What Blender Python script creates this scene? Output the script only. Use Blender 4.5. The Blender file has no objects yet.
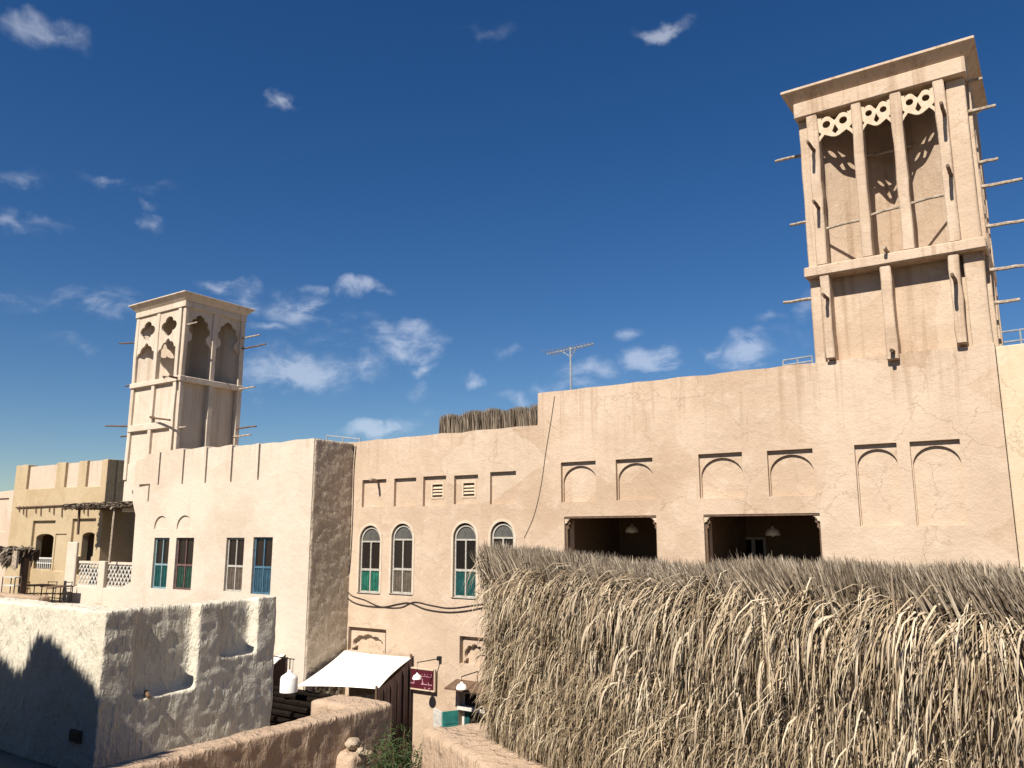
import bpy, bmesh, math, random
import numpy as np
from mathutils import Vector, Matrix, noise

random.seed(7); RNG = np.random.default_rng(7)
scn = bpy.context.scene
COL = scn.collection
E = 6.8                                   # eye height above the alley

# ---------------------------------------------------------------- camera
F = 810.0; TH = math.atan(151/810); YAW = math.radians(34.2)
cd = bpy.data.cameras.new("camera"); cam = bpy.data.objects.new("camera", cd); COL.objects.link(cam)
cam.location = (0, 0, E); cam.rotation_euler = (math.pi/2+TH, 0, YAW)
cd.sensor_width = 36; cd.lens = F/1024*36; cd.clip_start = 0.05; cd.clip_end = 3000
scn.camera = cam

# ---------------------------------------------------------------- light and sky
SUN_AZ = math.radians(-2.5); SUN_EL = math.radians(46)
to_sun = Vector((-math.sin(SUN_AZ)*math.cos(SUN_EL), -math.cos(SUN_AZ)*math.cos(SUN_EL), math.sin(SUN_EL)))
sd = bpy.data.lights.new("sun", 'SUN'); sd.energy = 5.0; sd.angle = math.radians(0.53); sd.color = (1.0, 0.93, 0.82)
sun = bpy.data.objects.new("sun", sd); COL.objects.link(sun)
sun.rotation_euler = to_sun.to_track_quat('Z', 'Y').to_euler(); sun.location = (0, 0, 60)
scn.view_settings.view_transform = 'Standard'; scn.view_settings.look = 'None'
scn.view_settings.exposure = 0.80; scn.view_settings.gamma = 1.0; scn.view_settings.use_curve_mapping = False

scn.cycles.max_bounces = 6; scn.cycles.diffuse_bounces = 3; scn.cycles.glossy_bounces = 2; scn.cycles.caustics_reflective = False; scn.cycles.caustics_refractive = False

def ray(px, py):
    x = (px-512)/F; y = -(py-384)/F
    f = math.cos(TH)-y*math.sin(TH); u = math.sin(TH)+y*math.cos(TH)
    return Vector((x*math.cos(YAW)-f*math.sin(YAW), x*math.sin(YAW)+f*math.cos(YAW), u))
def fy(px, py, Y):
    r = ray(px, py); p = r*(Y/r.y); return Vector((p.x, p.y, p.z+E))
def fx(px, py, X):
    r = ray(px, py); p = r*(X/r.x); return Vector((p.x, p.y, p.z+E))

world = bpy.data.worlds.new("World"); scn.world = world; world.use_nodes = True
def build_world():
    nt = world.node_tree; N = nt.nodes; L = nt.links
    N.clear()
    out = N.new('ShaderNodeOutputWorld'); bg = N.new('ShaderNodeBackground'); bg.inputs['Strength'].default_value = 0.05
    L.new(bg.outputs[0], out.inputs[0])
    sky = N.new('ShaderNodeTexSky'); sky.sky_type = 'NISHITA'; sky.sun_disc = False
    sky.sun_elevation = SUN_EL; sky.sun_rotation = math.pi+SUN_AZ
    sky.air_density = 1.0; sky.dust_density = 0.05; sky.ozone_density = 3.6
    hs = N.new('ShaderNodeHueSaturation'); hs.inputs['Saturation'].default_value = 1.30; hs.inputs['Hue'].default_value = 0.508; hs.inputs['Value'].default_value = 0.93
    L.new(sky.outputs[0], hs.inputs['Color'])
    tc = N.new('ShaderNodeTexCoord')
    nz = N.new('ShaderNodeTexNoise'); nz.inputs['Scale'].default_value = 15; nz.inputs['Detail'].default_value = 9; nz.inputs['Roughness'].default_value = 0.62
    nz.inputs['Distortion'].default_value = 0.4
    mp = N.new('ShaderNodeMapping'); mp.inputs['Scale'].default_value = (1, 1, 1.9)
    L.new(tc.outputs['Generated'], mp.inputs[0]); L.new(mp.outputs[0], nz.inputs['Vector'])
    # directions distorted slightly so the puffs have uneven outlines
    dn = N.new('ShaderNodeTexNoise'); dn.inputs['Scale'].default_value = 22; dn.inputs['Detail'].default_value = 4
    L.new(tc.outputs['Generated'], dn.inputs['Vector'])
    ds = N.new('ShaderNodeVectorMath'); ds.operation = 'MULTIPLY_ADD'
    ds.inputs[1].default_value = (.06,)*3; ds.inputs[2].default_value = (-.03,)*3
    L.new(dn.outputs['Color'], ds.inputs[0])
    ad = N.new('ShaderNodeVectorMath'); ad.operation = 'ADD'
    L.new(tc.outputs['Generated'], ad.inputs[0]); L.new(ds.outputs[0], ad.inputs[1])
    puffs = [(45,33,30,12,.62),(62,38,16,7,.45),(18,180,20,8,.5),(22,226,20,8,.55),(40,220,26,6,.35),(125,183,40,6,.45),(150,226,10,10,.6),(152,206,8,6,.4),
             (283,101,13,10,.7),(665,32,25,9,.7),(487,28,24,8,.3),(88,302,48,13,.65),(100,312,40,8,.5),(30,304,26,6,.35),(222,287,26,8,.6),(246,300,22,12,.65),
             (298,372,58,22,1),(275,368,30,16,.7),(310,312,40,17,.75),(358,286,24,9,.7),(400,338,46,14,.75),(410,350,30,18,.8),(365,366,32,14,.75),(418,372,16,12,.85),
             (316,288,14,8,.5),(330,340,28,10,.5),(473,378,15,9,.75),(385,432,42,11,.8),(583,378,36,15,.8),(650,366,31,16,.98),(624,333,15,10,.7),
             (748,352,32,21,1),(712,350,14,8,.6),(805,303,14,18,.5),(520,399,24,9,.4),(548,384,20,9,.5),(790,335,18,10,.35),
             # the sky beyond the frame carries on the same way
             (270,330,26,8,.45),(345,318,30,9,.5),(230,310,20,7,.4),(420,395,18,8,.45),(505,352,16,7,.4),(700,330,16,7,.35),(770,318,16,8,.4),(610,395,26,8,.4),(450,420,22,8,.5),(200,345,16,7,.4),(60,345,30,8,.35),(-160,330,50,16,.8),(-260,260,40,12,.6),(-120,420,60,15,.8),(1130,380,50,18,.8),(1240,330,46,15,.7),(1330,420,60,18,.8)]
    prev = None
    for (px, py, w, h, s) in puffs:
        d = ray(px, py).normalized()
        up = Vector((0, 0, 1)); xr = d.cross(up).normalized(); yu = xr.cross(d).normalized()
        R = Matrix((xr, yu, -d)).transposed()
        m = N.new('ShaderNodeMapping'); m.vector_type = 'TEXTURE'
        m.inputs['Location'].default_value = d; m.inputs['Rotation'].default_value = R.to_euler('XYZ')
        m.inputs['Scale'].default_value = (w*1.3/F, h*1.3/F, 1.2)
        L.new(ad.outputs[0], m.inputs[0])
        g = N.new('ShaderNodeTexGradient'); g.gradient_type = 'SPHERICAL'; L.new(m.outputs[0], g.inputs[0])
        mu = N.new('ShaderNodeMath'); mu.operation = 'MULTIPLY'; mu.inputs[1].default_value = s; L.new(g.outputs['Fac'], mu.inputs[0])
        if prev is None: prev = mu
        else:
            mx = N.new('ShaderNodeMath'); mx.operation = 'MAXIMUM'; L.new(prev.outputs[0], mx.inputs[0]); L.new(mu.outputs[0], mx.inputs[1]); prev = mx
    nr = N.new('ShaderNodeMapRange'); nr.inputs['From Min'].default_value = .34; nr.inputs['From Max'].default_value = .68
    L.new(nz.outputs['Fac'], nr.inputs['Value'])
    ma = N.new('ShaderNodeMath'); ma.operation = 'MULTIPLY_ADD'; ma.inputs[1].default_value = 2.1; ma.inputs[2].default_value = .04
    L.new(nr.outputs[0], ma.inputs[0])
    mm = N.new('ShaderNodeMath'); mm.operation = 'MULTIPLY'; L.new(prev.outputs[0], mm.inputs[0]); L.new(ma.outputs[0], mm.inputs[1])
    sm = N.new('ShaderNodeMapRange'); sm.interpolation_type = 'SMOOTHSTEP'
    sm.inputs['From Min'].default_value = .03; sm.inputs['From Max'].default_value = 1.05; sm.inputs['To Max'].default_value = .38
    L.new(mm.outputs[0], sm.inputs['Value'])
    mix = N.new('ShaderNodeMix'); mix.data_type = 'RGBA'
    L.new(sm.outputs[0], mix.inputs['Factor']); L.new(hs.outputs[0], mix.inputs['A']); mix.inputs['B'].default_value = (10.5, 11, 12.2, 1)
    L.new(mix.outputs['Result'], bg.inputs['Color'])
build_world()

# ---------------------------------------------------------------- materials
def new_mat(name):
    m = bpy.data.materials.new(name); m.use_nodes = True
    nt = m.node_tree; b = nt.nodes['Principled BSDF']
    return m, nt.nodes, nt.links, b
ALB = .75                                 # plaster and timber reflect about a third to a half
def rgba(c): return (c[0], c[1], c[2], 1)
def dim(c): return tuple(v*ALB for v in c)
def nnoise(N, L, vec, scale, detail=6, rough=.6, dist=0):
    n = N.new('ShaderNodeTexNoise'); n.inputs['Scale'].default_value = scale; n.inputs['Detail'].default_value = detail
    n.inputs['Roughness'].default_value = rough; n.inputs['Distortion'].default_value = dist; L.new(vec, n.inputs['Vector']); return n
def mrange(N, L, src, a, b, c=0, d=1, smooth=True):
    r = N.new('ShaderNodeMapRange'); r.interpolation_type = 'SMOOTHSTEP' if smooth else 'LINEAR'
    r.inputs['From Min'].default_value = a; r.inputs['From Max'].default_value = b
    r.inputs['To Min'].default_value = c; r.inputs['To Max'].default_value = d; L.new(src, r.inputs['Value']); return r
def cmix(N, L, fac, a, b, mode='MIX'):
    x = N.new('ShaderNodeMix'); x.data_type = 'RGBA'; x.blend_type = mode
    if hasattr(fac, 'links'): L.new(fac, x.inputs['Factor'])
    else: x.inputs['Factor'].default_value = fac
    for s, v in (('A', a), ('B', b)):
        if hasattr(v, 'links'): L.new(v, x.inputs[s])
        else: x.inputs[s].default_value = rgba(v)
    return x.outputs['Result']

def plaster(name, base, dark, light, crack=0.5, rough_relief=1.0, stain=(.30, .22, .15), patch=.5, pit=0.0, streak_z=E+3.4):
    base, dark, light, stain = dim(base), dim(dark), dim(light), dim(stain)
    m, N, L, b = new_mat(name)
    geo = N.new('ShaderNodeNewGeometry'); P = geo.outputs['Position']
    n1 = nnoise(N, L, P, .45, 4, .6); n2 = nnoise(N, L, P, 2.2, 6, .66); n3 = nnoise(N, L, P, 14, 4, .7)
    n4 = nnoise(N, L, P, 70, 1, .6)
    c = cmix(N, L, mrange(N, L, n1.outputs['Fac'], .36, .66).outputs[0], dark, base)
    c = cmix(N, L, mrange(N, L, n2.outputs['Fac'], .5, .72, 0, patch).outputs[0], c, light)
    mp = N.new('ShaderNodeMapping'); mp.inputs['Scale'].default_value = (2.6, 2.6, .32); L.new(P, mp.inputs[0])
    st = nnoise(N, L, mp.outputs[0], 1.1, 4, .65)
    c = cmix(N, L, mrange(N, L, st.outputs['Fac'], .56, .78, 0, .38).outputs[0], c, stain)
    c = cmix(N, L, mrange(N, L, n3.outputs['Fac'], .46, .70, 0, .38).outputs[0], c, dark)
    c = cmix(N, L, mrange(N, L, n4.outputs['Fac'], .56, .72, 0, .50).outputs[0], c, stain)
    vp = N.new('ShaderNodeTexVoronoi'); vp.inputs['Scale'].default_value = .42; vp.inputs['Randomness'].default_value = .9
    pm = N.new('ShaderNodeVectorMath'); pm.operation = 'MULTIPLY_ADD'; pm.inputs[1].default_value = (.8,)*3; L.new(n1.outputs['Color'], pm.inputs[0]); L.new(P, pm.inputs[2]); L.new(pm.outputs[0], vp.inputs['Vector'])
    sx = N.new('ShaderNodeSeparateColor'); L.new(vp.outputs['Color'], sx.inputs[0])
    c = cmix(N, L, mrange(N, L, sx.outputs[0], 0, 1, 0, .42, False).outputs[0], c, light)
    mr = N.new('ShaderNodeMapping'); mr.inputs['Scale'].default_value = (5.5, 5.5, .22); L.new(P, mr.inputs[0])
    rs = nnoise(N, L, mr.outputs[0], 1, 3, .6)
    sz = N.new('ShaderNodeSeparateXYZ'); L.new(P, sz.inputs[0])
    zt = mrange(N, L, sz.outputs[2], streak_z-1.9, streak_z+.1, 0, .55)
    rm = N.new('ShaderNodeMath'); rm.operation = 'MULTIPLY'; L.new(mrange(N, L, rs.outputs['Fac'], .50, .68).outputs[0], rm.inputs[0]); L.new(zt.outputs[0], rm.inputs[1])
    c = cmix(N, L, rm.outputs[0], c, stain)
    # cracks
    dv = N.new('ShaderNodeVectorMath'); dv.operation = 'MULTIPLY_ADD'; dv.inputs[1].default_value = (.55,)*3
    L.new(n2.outputs['Color'], dv.inputs[0]); L.new(P, dv.inputs[2])
    vo = N.new('ShaderNodeTexVoronoi'); vo.feature = 'DISTANCE_TO_EDGE'; vo.inputs['Scale'].default_value = .95; L.new(dv.outputs[0], vo.inputs['Vector'])
    cr = mrange(N, L, vo.outputs['Distance'], .001, .011, 1, 0)
    mk = mrange(N, L, nnoise(N, L, P, .8, 1, .6).outputs['Fac'], .50, .62)
    cm = N.new('ShaderNodeMath'); cm.operation = 'MULTIPLY'; L.new(cr.outputs[0], cm.inputs[0]); L.new(mk.outputs[0], cm.inputs[1])
    cm2 = N.new('ShaderNodeMath'); cm2.operation = 'MULTIPLY'; L.new(cm.outputs[0], cm2.inputs[0]); cm2.inputs[1].default_value = crack
    c = cmix(N, L, cm2.outputs[0], c, (stain[0]*.75, stain[1]*.7, stain[2]*.65))
    L.new(c, b.inputs['Base Color']); b.inputs['Roughness'].default_value = .95; b.inputs['Specular IOR Level'].default_value = .12
    # relief
    h = N.new('ShaderNodeMath'); h.operation = 'MULTIPLY_ADD'; h.inputs[1].default_value = .30; L.new(n3.outputs['Fac'], h.inputs[0]); L.new(n2.outputs['Fac'], h.inputs[2])
    h2 = N.new('ShaderNodeMath'); h2.operation = 'MULTIPLY_ADD'; h2.inputs[1].default_value = .10; L.new(n4.outputs['Fac'], h2.inputs[0]); L.new(h.outputs[0], h2.inputs[2])
    h3 = N.new('ShaderNodeMath'); h3.operation = 'MULTIPLY_ADD'; h3.inputs[1].default_value = -.12; L.new(cm2.outputs[0], h3.inputs[0]); L.new(h2.outputs[0], h3.inputs[2])
    last = h3
    if pit:
        mq = N.new('ShaderNodeMapping'); mq.inputs['Rotation'].default_value = (.5, .4, .3); mq.inputs['Scale'].default_value = (9, 9, 3.4); L.new(P, mq.inputs[0])
        pn = nnoise(N, L, mq.outputs[0], 1, 3, .6)
        pr_ = mrange(N, L, pn.outputs['Fac'], .45, .7)
        h4 = N.new('ShaderNodeMath'); h4.operation = 'MULTIPLY_ADD'; h4.inputs[1].default_value = pit; L.new(pr_.outputs[0], h4.inputs[0]); L.new(h3.outputs[0], h4.inputs[2]); last = h4
    bp = N.new('ShaderNodeBump'); bp.inputs['Strength'].default_value = .75; bp.inputs['Distance'].default_value = .046*rough_relief
    L.new(last.outputs[0], bp.inputs['Height']); L.new(bp.outputs[0], b.inputs['Normal'])
    return m

def simple(name, c1, c2=None, rough=.7, scale=8, spec=.3, bump=.0, metal=0, stretch=(1, 1, 1)):
    m, N, L, b = new_mat(name)
    c2 = c2 or tuple(v*.7 for v in c1)
    if name not in ('white_canvas', 'white_enamel'): c1, c2 = dim(c1), dim(c2)
    tc = N.new('ShaderNodeTexCoord'); mp = N.new('ShaderNodeMapping'); mp.inputs['Scale'].default_value = stretch
    L.new(tc.outputs['Object'], mp.inputs[0])
    n = nnoise(N, L, mp.outputs[0], scale, 6, .65)
    L.new(cmix(N, L, mrange(N, L, n.outputs['Fac'], .35, .68).outputs[0], c2, c1), b.inputs['Base Color'])
    b.inputs['Roughness'].default_value = rough; b.inputs['Specular IOR Level'].default_value = spec; b.inputs['Metallic'].default_value = metal
    if bump:
        bp = N.new('ShaderNodeBump'); bp.inputs['Distance'].default_value = bump; bp.inputs['Strength'].default_value = .7
        L.new(n.outputs['Fac'], bp.inputs['Height']); L.new(bp.outputs[0], b.inputs['Normal'])
    return m

def strands_mat(name, stops, rough=.75):
    stops = [dim(c) for c in stops]
    m, N, L, b = new_mat(name)
    geo = N.new('ShaderNodeNewGeometry'); r = N.new('ShaderNodeValToRGB'); e = r.color_ramp.elements
    e[0].position = 0; e[0].color = rgba(stops[0]); e[1].position = 1; e[1].color = rgba(stops[-1])
    for i, s in enumerate(stops[1:-1]): x = e.new((i+1)/(len(stops)-1)); x.color = rgba(s)
    L.new(geo.outputs['Random Per Island'], r.inputs[0])
    n = nnoise(N, L, geo.outputs['Position'], 1.3, 4, .6)
    n2 = nnoise(N, L, geo.outputs['Position'], 60, 3, .6)
    c = cmix(N, L, mrange(N, L, n.outputs['Fac'], .4, .65, 0, .35).outputs[0], r.outputs[0], stops[0])
    c = cmix(N, L, mrange(N, L, n2.outputs['Fac'], .4, .7, 0, .4).outputs[0], c, stops[1])
    L.new(c, b.inputs['Base Color']); b.inputs['Roughness'].default_value = rough; b.inputs['Specular IOR Level'].default_value = .25
    return m

M = {}
M['tan'] = plaster('tan_adobe_plaster', (.635, .485, .36), (.51, .37, .26), (.72, .59, .46), .42, 1.0, (.38, .26, .17))
M['cream'] = plaster('cream_plaster', (.72, .61, .49), (.62, .51, .40), (.78, .68, .57), .12, .9, (.50, .38, .27), patch=.4)
M['creamrough'] = plaster('rough_cream_render', (.60, .50, .39), (.50, .41, .31), (.66, .56, .45), .1, 1.7, (.40, .32, .24), pit=.35)
M['pale'] = plaster('pale_yellow_plaster', (.70, .57, .40), (.63, .49, .33), (.75, .63, .47), .5, .6, (.5, .37, .25))
M['yellow'] = plaster('yellow_mud_plaster', (.56, .43, .265), (.47, .35, .205), (.62, .50, .34), .1, 1.0, (.36, .26, .16))
M['pink'] = plaster('pink_plaster', (.66, .53, .41), (.59, .46, .35), (.70, .58, .47), .1, .6, (.48, .34, .25))
M['lime'] = plaster('whitewashed_mud', (.76, .70, .575), (.66, .59, .47), (.80, .745, .62), .0, 1.3, (.56, .48, .36), pit=.38)
M['mud'] = plaster('brown_mud_plaster', (.50, .36, .25), (.38, .265, .175), (.60, .45, .33), .3, 1.4, (.30, .2, .13), pit=.4)
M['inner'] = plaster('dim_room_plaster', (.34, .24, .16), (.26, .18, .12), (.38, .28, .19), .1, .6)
M['floor'] = plaster('dusty_roof_floor', (.36, .30, .23), (.27, .22, .165), (.42, .36, .29), .2, .8)
M['sand'] = plaster('sandy_alley', (.24, .18, .125), (.20, .15, .105), (.28, .215, .155), .0, .8)
M['pole'] = simple('weathered_pole', (.55, .46, .36), (.30, .23, .17), .85, 5, .2, .01, 0, (3, 3, 3))
M['wood'] = simple('dark_wood', (.13, .075, .045), (.06, .035, .022), .7, 9, .3, .004)
M['brownwood'] = simple('brown_wood', (.20, .125, .08), (.11, .065, .04), .7, 9, .3, .004)
M['surround'] = simple('pale_lime_trim', (.72, .60, .47), (.62, .50, .38), .9, 6, .1, .01)
M['white'] = simple('chalky_white_paint', (.74, .72, .67), (.60, .57, .51), .6, 7)
M['gypsum'] = simple('carved_gypsum', (.74, .60, .45), (.62, .48, .34), .9, 7, .2, .01)
M['teal'] = simple('teal_paint', (.018, .10, .095), (.01, .06, .058), .5, 5)
M['green'] = simple('green_paint', (.03, .19, .13), (.015, .10, .07), .5, 5)
M['palegreen'] = simple('dull_green_paint', (.03, .08, .055), (.02, .05, .035), .5, 5)
M['blue'] = simple('blue_paint', (.045, .11, .16), (.03, .07, .105), .5, 5)
M['lightblue2'] = simple('faded_blue_paint', (.10, .20, .28), (.06, .13, .19), .6, 6)
M['tealbright'] = simple('bright_teal_shutter', (.04, .27, .24), (.025, .19, .17), .5, 5)
M['mauve'] = simple('mauve_paint', (.20, .11, .10), (.14, .08, .07), .6, 5)
M['greybrown'] = simple('greybrown_paint', (.16, .125, .095), (.10, .078, .06), .6, 5)
M['agedwhite'] = simple('worn_white_frame', (.58, .55, .49), (.38, .34, .28), .7, 14)
M['lightblue'] = simple('light_blue_paint', (.28, .40, .42), (.2, .3, .32), .6, 5)
M['metal'] = simple('grey_metal', (.42, .44, .47), (.3, .32, .35), .5, 5, .4, 0, .1)
M['black'] = simple('black_iron', (.02, .02, .02), (.012, .012, .012), .5, 5)
M['cable'] = simple('dark_cable', (.05, .035, .03), (.03, .02, .018), .6, 5)
M['canvas'] = simple('white_canvas', (.83, .80, .72), (.78, .74, .65), .85, 2, .15, .01)
M['shadeblack'] = simple('painted_shade_black', (.022, .016, .013), (.012, .009, .008), 1.0, 9, .0, .004)  # near-black colour stands in for shade, on the low roof and under the sail
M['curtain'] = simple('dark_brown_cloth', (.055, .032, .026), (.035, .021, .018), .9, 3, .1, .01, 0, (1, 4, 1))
M['enamel'] = simple('white_enamel', (.82, .81, .78), (.72, .7, .66), .35, 4, .5)
M['maroon'] = simple('maroon_board', (.11, .014, .026), (.08, .01, .018), .5, 5)
M['pinkink'] = simple('pink_lettering', (.58, .30, .36), (.5, .25, .3), .6, 5)
M['stone'] = simple('pale_rock', (.52, .42, .31), (.36, .28, .2), .9, 5, .2, .03)
M['thatch'] = strands_mat('dry_palm_thatch', [(.12, .08, .045), (.30, .22, .135), (.46, .355, .23), (.60, .48, .33), (.82, .70, .52)])
M['thatch_low'] = strands_mat('golden_brown_thatch', [(.11, .075, .04), (.26, .19, .115), (.43, .33, .21), (.58, .465, .315), (.80, .68, .50)])
M['thatch_top'] = strands_mat('weathered_palm_fringe', [(.08, .055, .035), (.17, .13, .09), (.28, .22, .155), (.42, .34, .25), (.66, .56, .43)])
M['thatch_grey'] = strands_mat('grey_palm_thatch', [(.11, .08, .055), (.19, .15, .11), (.29, .235, .175), (.44, .37, .29)])
M['leaf_pale'] = strands_mat('pale_palm_leaf', [(.38, .29, .19), (.50, .40, .28), (.60, .50, .37), (.72, .62, .48)])
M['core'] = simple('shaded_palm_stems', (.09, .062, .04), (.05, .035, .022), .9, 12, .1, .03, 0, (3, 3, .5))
M['leaf'] = strands_mat('shrub_leaf', [(.03, .06, .018), (.05, .09, .025), (.075, .12, .035), (.11, .15, .05)], .6)
def glass():
    m, N, L, b = new_mat('dark_window_glass')
    b.inputs['Base Color'].default_value = (.018, .014, .012, 1); b.inputs['Roughness'].default_value = .12; b.inputs['Specular IOR Level'].default_value = .35
    return m
M['glass'] = glass()
M['frost'] = simple('frosted_fanlight', (.14, .135, .12), (.09, .085, .08), .4, 3, .3)

# ---------------------------------------------------------------- helpers
WL = {}                                   # world location of every object that can be a parent
def link(o, parent, org):
    COL.objects.link(o)
    pw = WL[parent.name] if parent else Vector((0, 0, 0))
    if parent: o.parent = parent
    o.location = Vector(org)-pw; WL[o.name] = Vector(org)
    return o
def tag(o, label, cat, group=None, kind=None):
    o['label'] = label; o['category'] = cat
    if group: o['group'] = group
    if kind: o['kind'] = kind
    return o
def thing(name, loc, label, cat, group=None):
    o = bpy.data.objects.new(name, None); o.empty_display_size = .3
    link(o, None, loc); return tag(o, label, cat, group)

class B:
    """collects shapes in world coordinates"""
    def __init__(s): s.v = []; s.f = []
    def add(s, vs, fs):
        k = len(s.v); s.v += [tuple(v) for v in vs]; s.f += [tuple(i+k for i in f) for f in fs]; return s
    def box(s, x0, x1, y0, y1, z0, z1):
        v = [(x, y, z) for z in (z0, z1) for y in (y0, y1) for x in (x0, x1)]
        return s.add(v, [(0, 2, 3, 1), (4, 5, 7, 6), (0, 1, 5, 4), (2, 6, 7, 3), (0, 4, 6, 2), (1, 3, 7, 5)])
    def prism(s, pts, a, b, ax='y'):
        n = len(pts)
        def P(p, t): return (p[0], t, p[1]) if ax == 'y' else ((t, p[0], p[1]) if ax == 'x' else (p[0], p[1], t))
        v = [P(p, a) for p in pts]+[P(p, b) for p in pts]
        f = [tuple(range(n)), tuple(range(2*n-1, n-1, -1))]+[(i, i+n, (i+1) % n+n, (i+1) % n) for i in range(n)]
        return s.add(v, f)
    def tube(s, pts, r, n=6, r1=None, cap=True):
        pts = [Vector(p) for p in pts]; m = len(pts); r1 = r if r1 is None else r1
        vs = []; up = Vector((.13, .31, .94)); 
        for i, p in enumerate(pts):
            t = (pts[min(i+1, m-1)]-pts[max(i-1, 0)]).normalized()
            a = t.cross(up); 
            if a.length < .1: a = t.cross(Vector((1, 0, 0)))
            a.normalize(); c = t.cross(a); rr = r+(r1-r)*i/max(1, m-1)
            vs += [p+(a*math.cos(2*math.pi*j/n)+c*math.sin(2*math.pi*j/n))*rr for j in range(n)]
        fs = [(i*n+j, i*n+(j+1) % n, (i+1)*n+(j+1) % n, (i+1)*n+j) for i in range(m-1) for j in range(n)]
        if cap: fs += [tuple(range(n-1, -1, -1)), tuple(range((m-1)*n, m*n))]
        return s.add(vs, fs)
    def lathe(s, cx, cy, prof, n=20):
        m = len(prof); vs = [(cx+r*math.cos(2*math.pi*j/n), cy+r*math.sin(2*math.pi*j/n), z) for r, z in prof for j in range(n)]
        fs = [(i*n+j, i*n+(j+1) % n, (i+1)*n+(j+1) % n, (i+1)*n+j) for i in range(m-1) for j in range(n)]
        return s.add(vs, fs)
    def mesh(s, name, org=(0, 0, 0), smooth=False, recalc=True):
        me = bpy.data.meshes.new(name); o = Vector(org)
        me.from_pydata([Vector(v)-o for v in s.v], [], s.f)
        if recalc:
            bm = bmesh.new(); bm.from_mesh(me); bmesh.ops.recalc_face_normals(bm, faces=bm.faces); bm.to_mesh(me); bm.free()
        if smooth: me.shade_smooth(); me.set_sharp_from_angle(angle=.7)
        me.update(); return me
    def build(s, name, mat, parent=None, org=None, smooth=False, bevel=0, kind=None, seg=1):
        if org is None: org = WL[parent.name] if parent else (0, 0, 0)
        me = s.mesh(name, org, smooth); me.materials.append(M[mat] if isinstance(mat, str) else mat)
        o = bpy.data.objects.new(name, me); link(o, parent, org)
        if bevel:
            bv = o.modifiers.new('bevel', 'BEVEL'); bv.width = bevel; bv.segments = seg; bv.limit_method = 'ANGLE'; bv.angle_limit = .6
        if kind: o['kind'] = kind
        return o

def bake(o):
    dg = bpy.context.evaluated_depsgraph_get(); ev = o.evaluated_get(dg)
    me = bpy.data.meshes.new_from_object(ev); old = o.data
    o.modifiers.clear(); o.data = me; me.name = o.name
    bpy.data.meshes.remove(old)
def cut(o, cutters):
    """cutters: list of B; each one boolean step"""
    tmp = []
    for c in cutters:
        if not c.v: continue
        org = WL[o.name]; me = c.mesh('cutter', org); q = bpy.data.objects.new('cutter', me); COL.objects.link(q)
        q.location = Vector(org)
        md = o.modifiers.new('cut', 'BOOLEAN'); md.operation = 'DIFFERENCE'; md.solver = 'EXACT'; md.object = q; tmp.append(q)
    return tmp
def wall(name, outline, a, b, mat, parent, cutters=(), ax='y', bevel=.02, kind=None):
    o = B().prism(outline, a, b, ax).build(name, mat, parent, kind=kind)
    tmp = cut(o, cutters)
    bpy.context.view_layer.update()
    if bevel:
        bv = o.modifiers.new('bevel', 'BEVEL'); bv.width = bevel; bv.segments = 2; bv.limit_method = 'ANGLE'; bv.angle_limit = .7
    bake(o)
    for q in tmp:
        me = q.data; bpy.data.objects.remove(q); bpy.data.meshes.remove(me)
    return o
def wob(x0, z0, x1, z1, step=.3, amp=.02, seed=0):
    n = max(1, int(abs(x1-x0)/step)); r = random.Random(seed)
    return [(x0+(x1-x0)*i/n, z0+(z1-z0)*i/n+(r.uniform(-amp, amp) if 0 < i < n else 0)+amp*1.2*math.sin(i*1.7+seed)*(0 < i < n)) for i in range(n+1)]
def rect(x0, x1, z0, z1): return [(x0, z0), (x1, z0), (x1, z1), (x0, z1)]
def arch(x0, x1, z0, z1, rise=None, n=14, point=0.0):
    """rectangle with arched head; top of arch at z1"""
    w = (x1-x0)/2; c = (x0+x1)/2; rise = rise or w
    pts = [(x0, z0), (x1, z0)]
    for i in range(n+1):
        t = math.pi*i/n; z = math.sin(t)*rise
        pts.append((c+w*math.cos(t), z1-rise+z+point*(1-abs(math.cos(t)))**2-point))
    return pts

def adobe(name, boxes, mat, parent=None, voxel=.035, amp=.03, size=.5, smooth_it=3, amp2=.008, label=None, cat=None, kind=None, org=None):
    b = B()
    for bx in boxes:
        if len(bx) == 6: b.box(*bx)
        else: b.prism(*bx)
    o = b.build(name, mat, parent, org=org)
    r = o.modifiers.new('r', 'REMESH'); r.mode = 'VOXEL'; r.voxel_size = voxel; r.use_smooth_shade = True
    s = o.modifiers.new('s', 'SMOOTH'); s.iterations = smooth_it; s.factor = .7
    for k, (a_, sz) in enumerate(((amp, size), (amp2, size*.22))):
        t = bpy.data.textures.new('relief', 'CLOUDS'); t.noise_scale = sz; t.noise_depth = 3
        d = o.modifiers.new('d%d' % k, 'DISPLACE'); d.texture = t; d.texture_coords = 'LOCAL'; d.strength = a_*2; d.mid_level = .5
    bake(o)
    if label: tag(o, label, cat, kind=kind)
    return o

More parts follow.
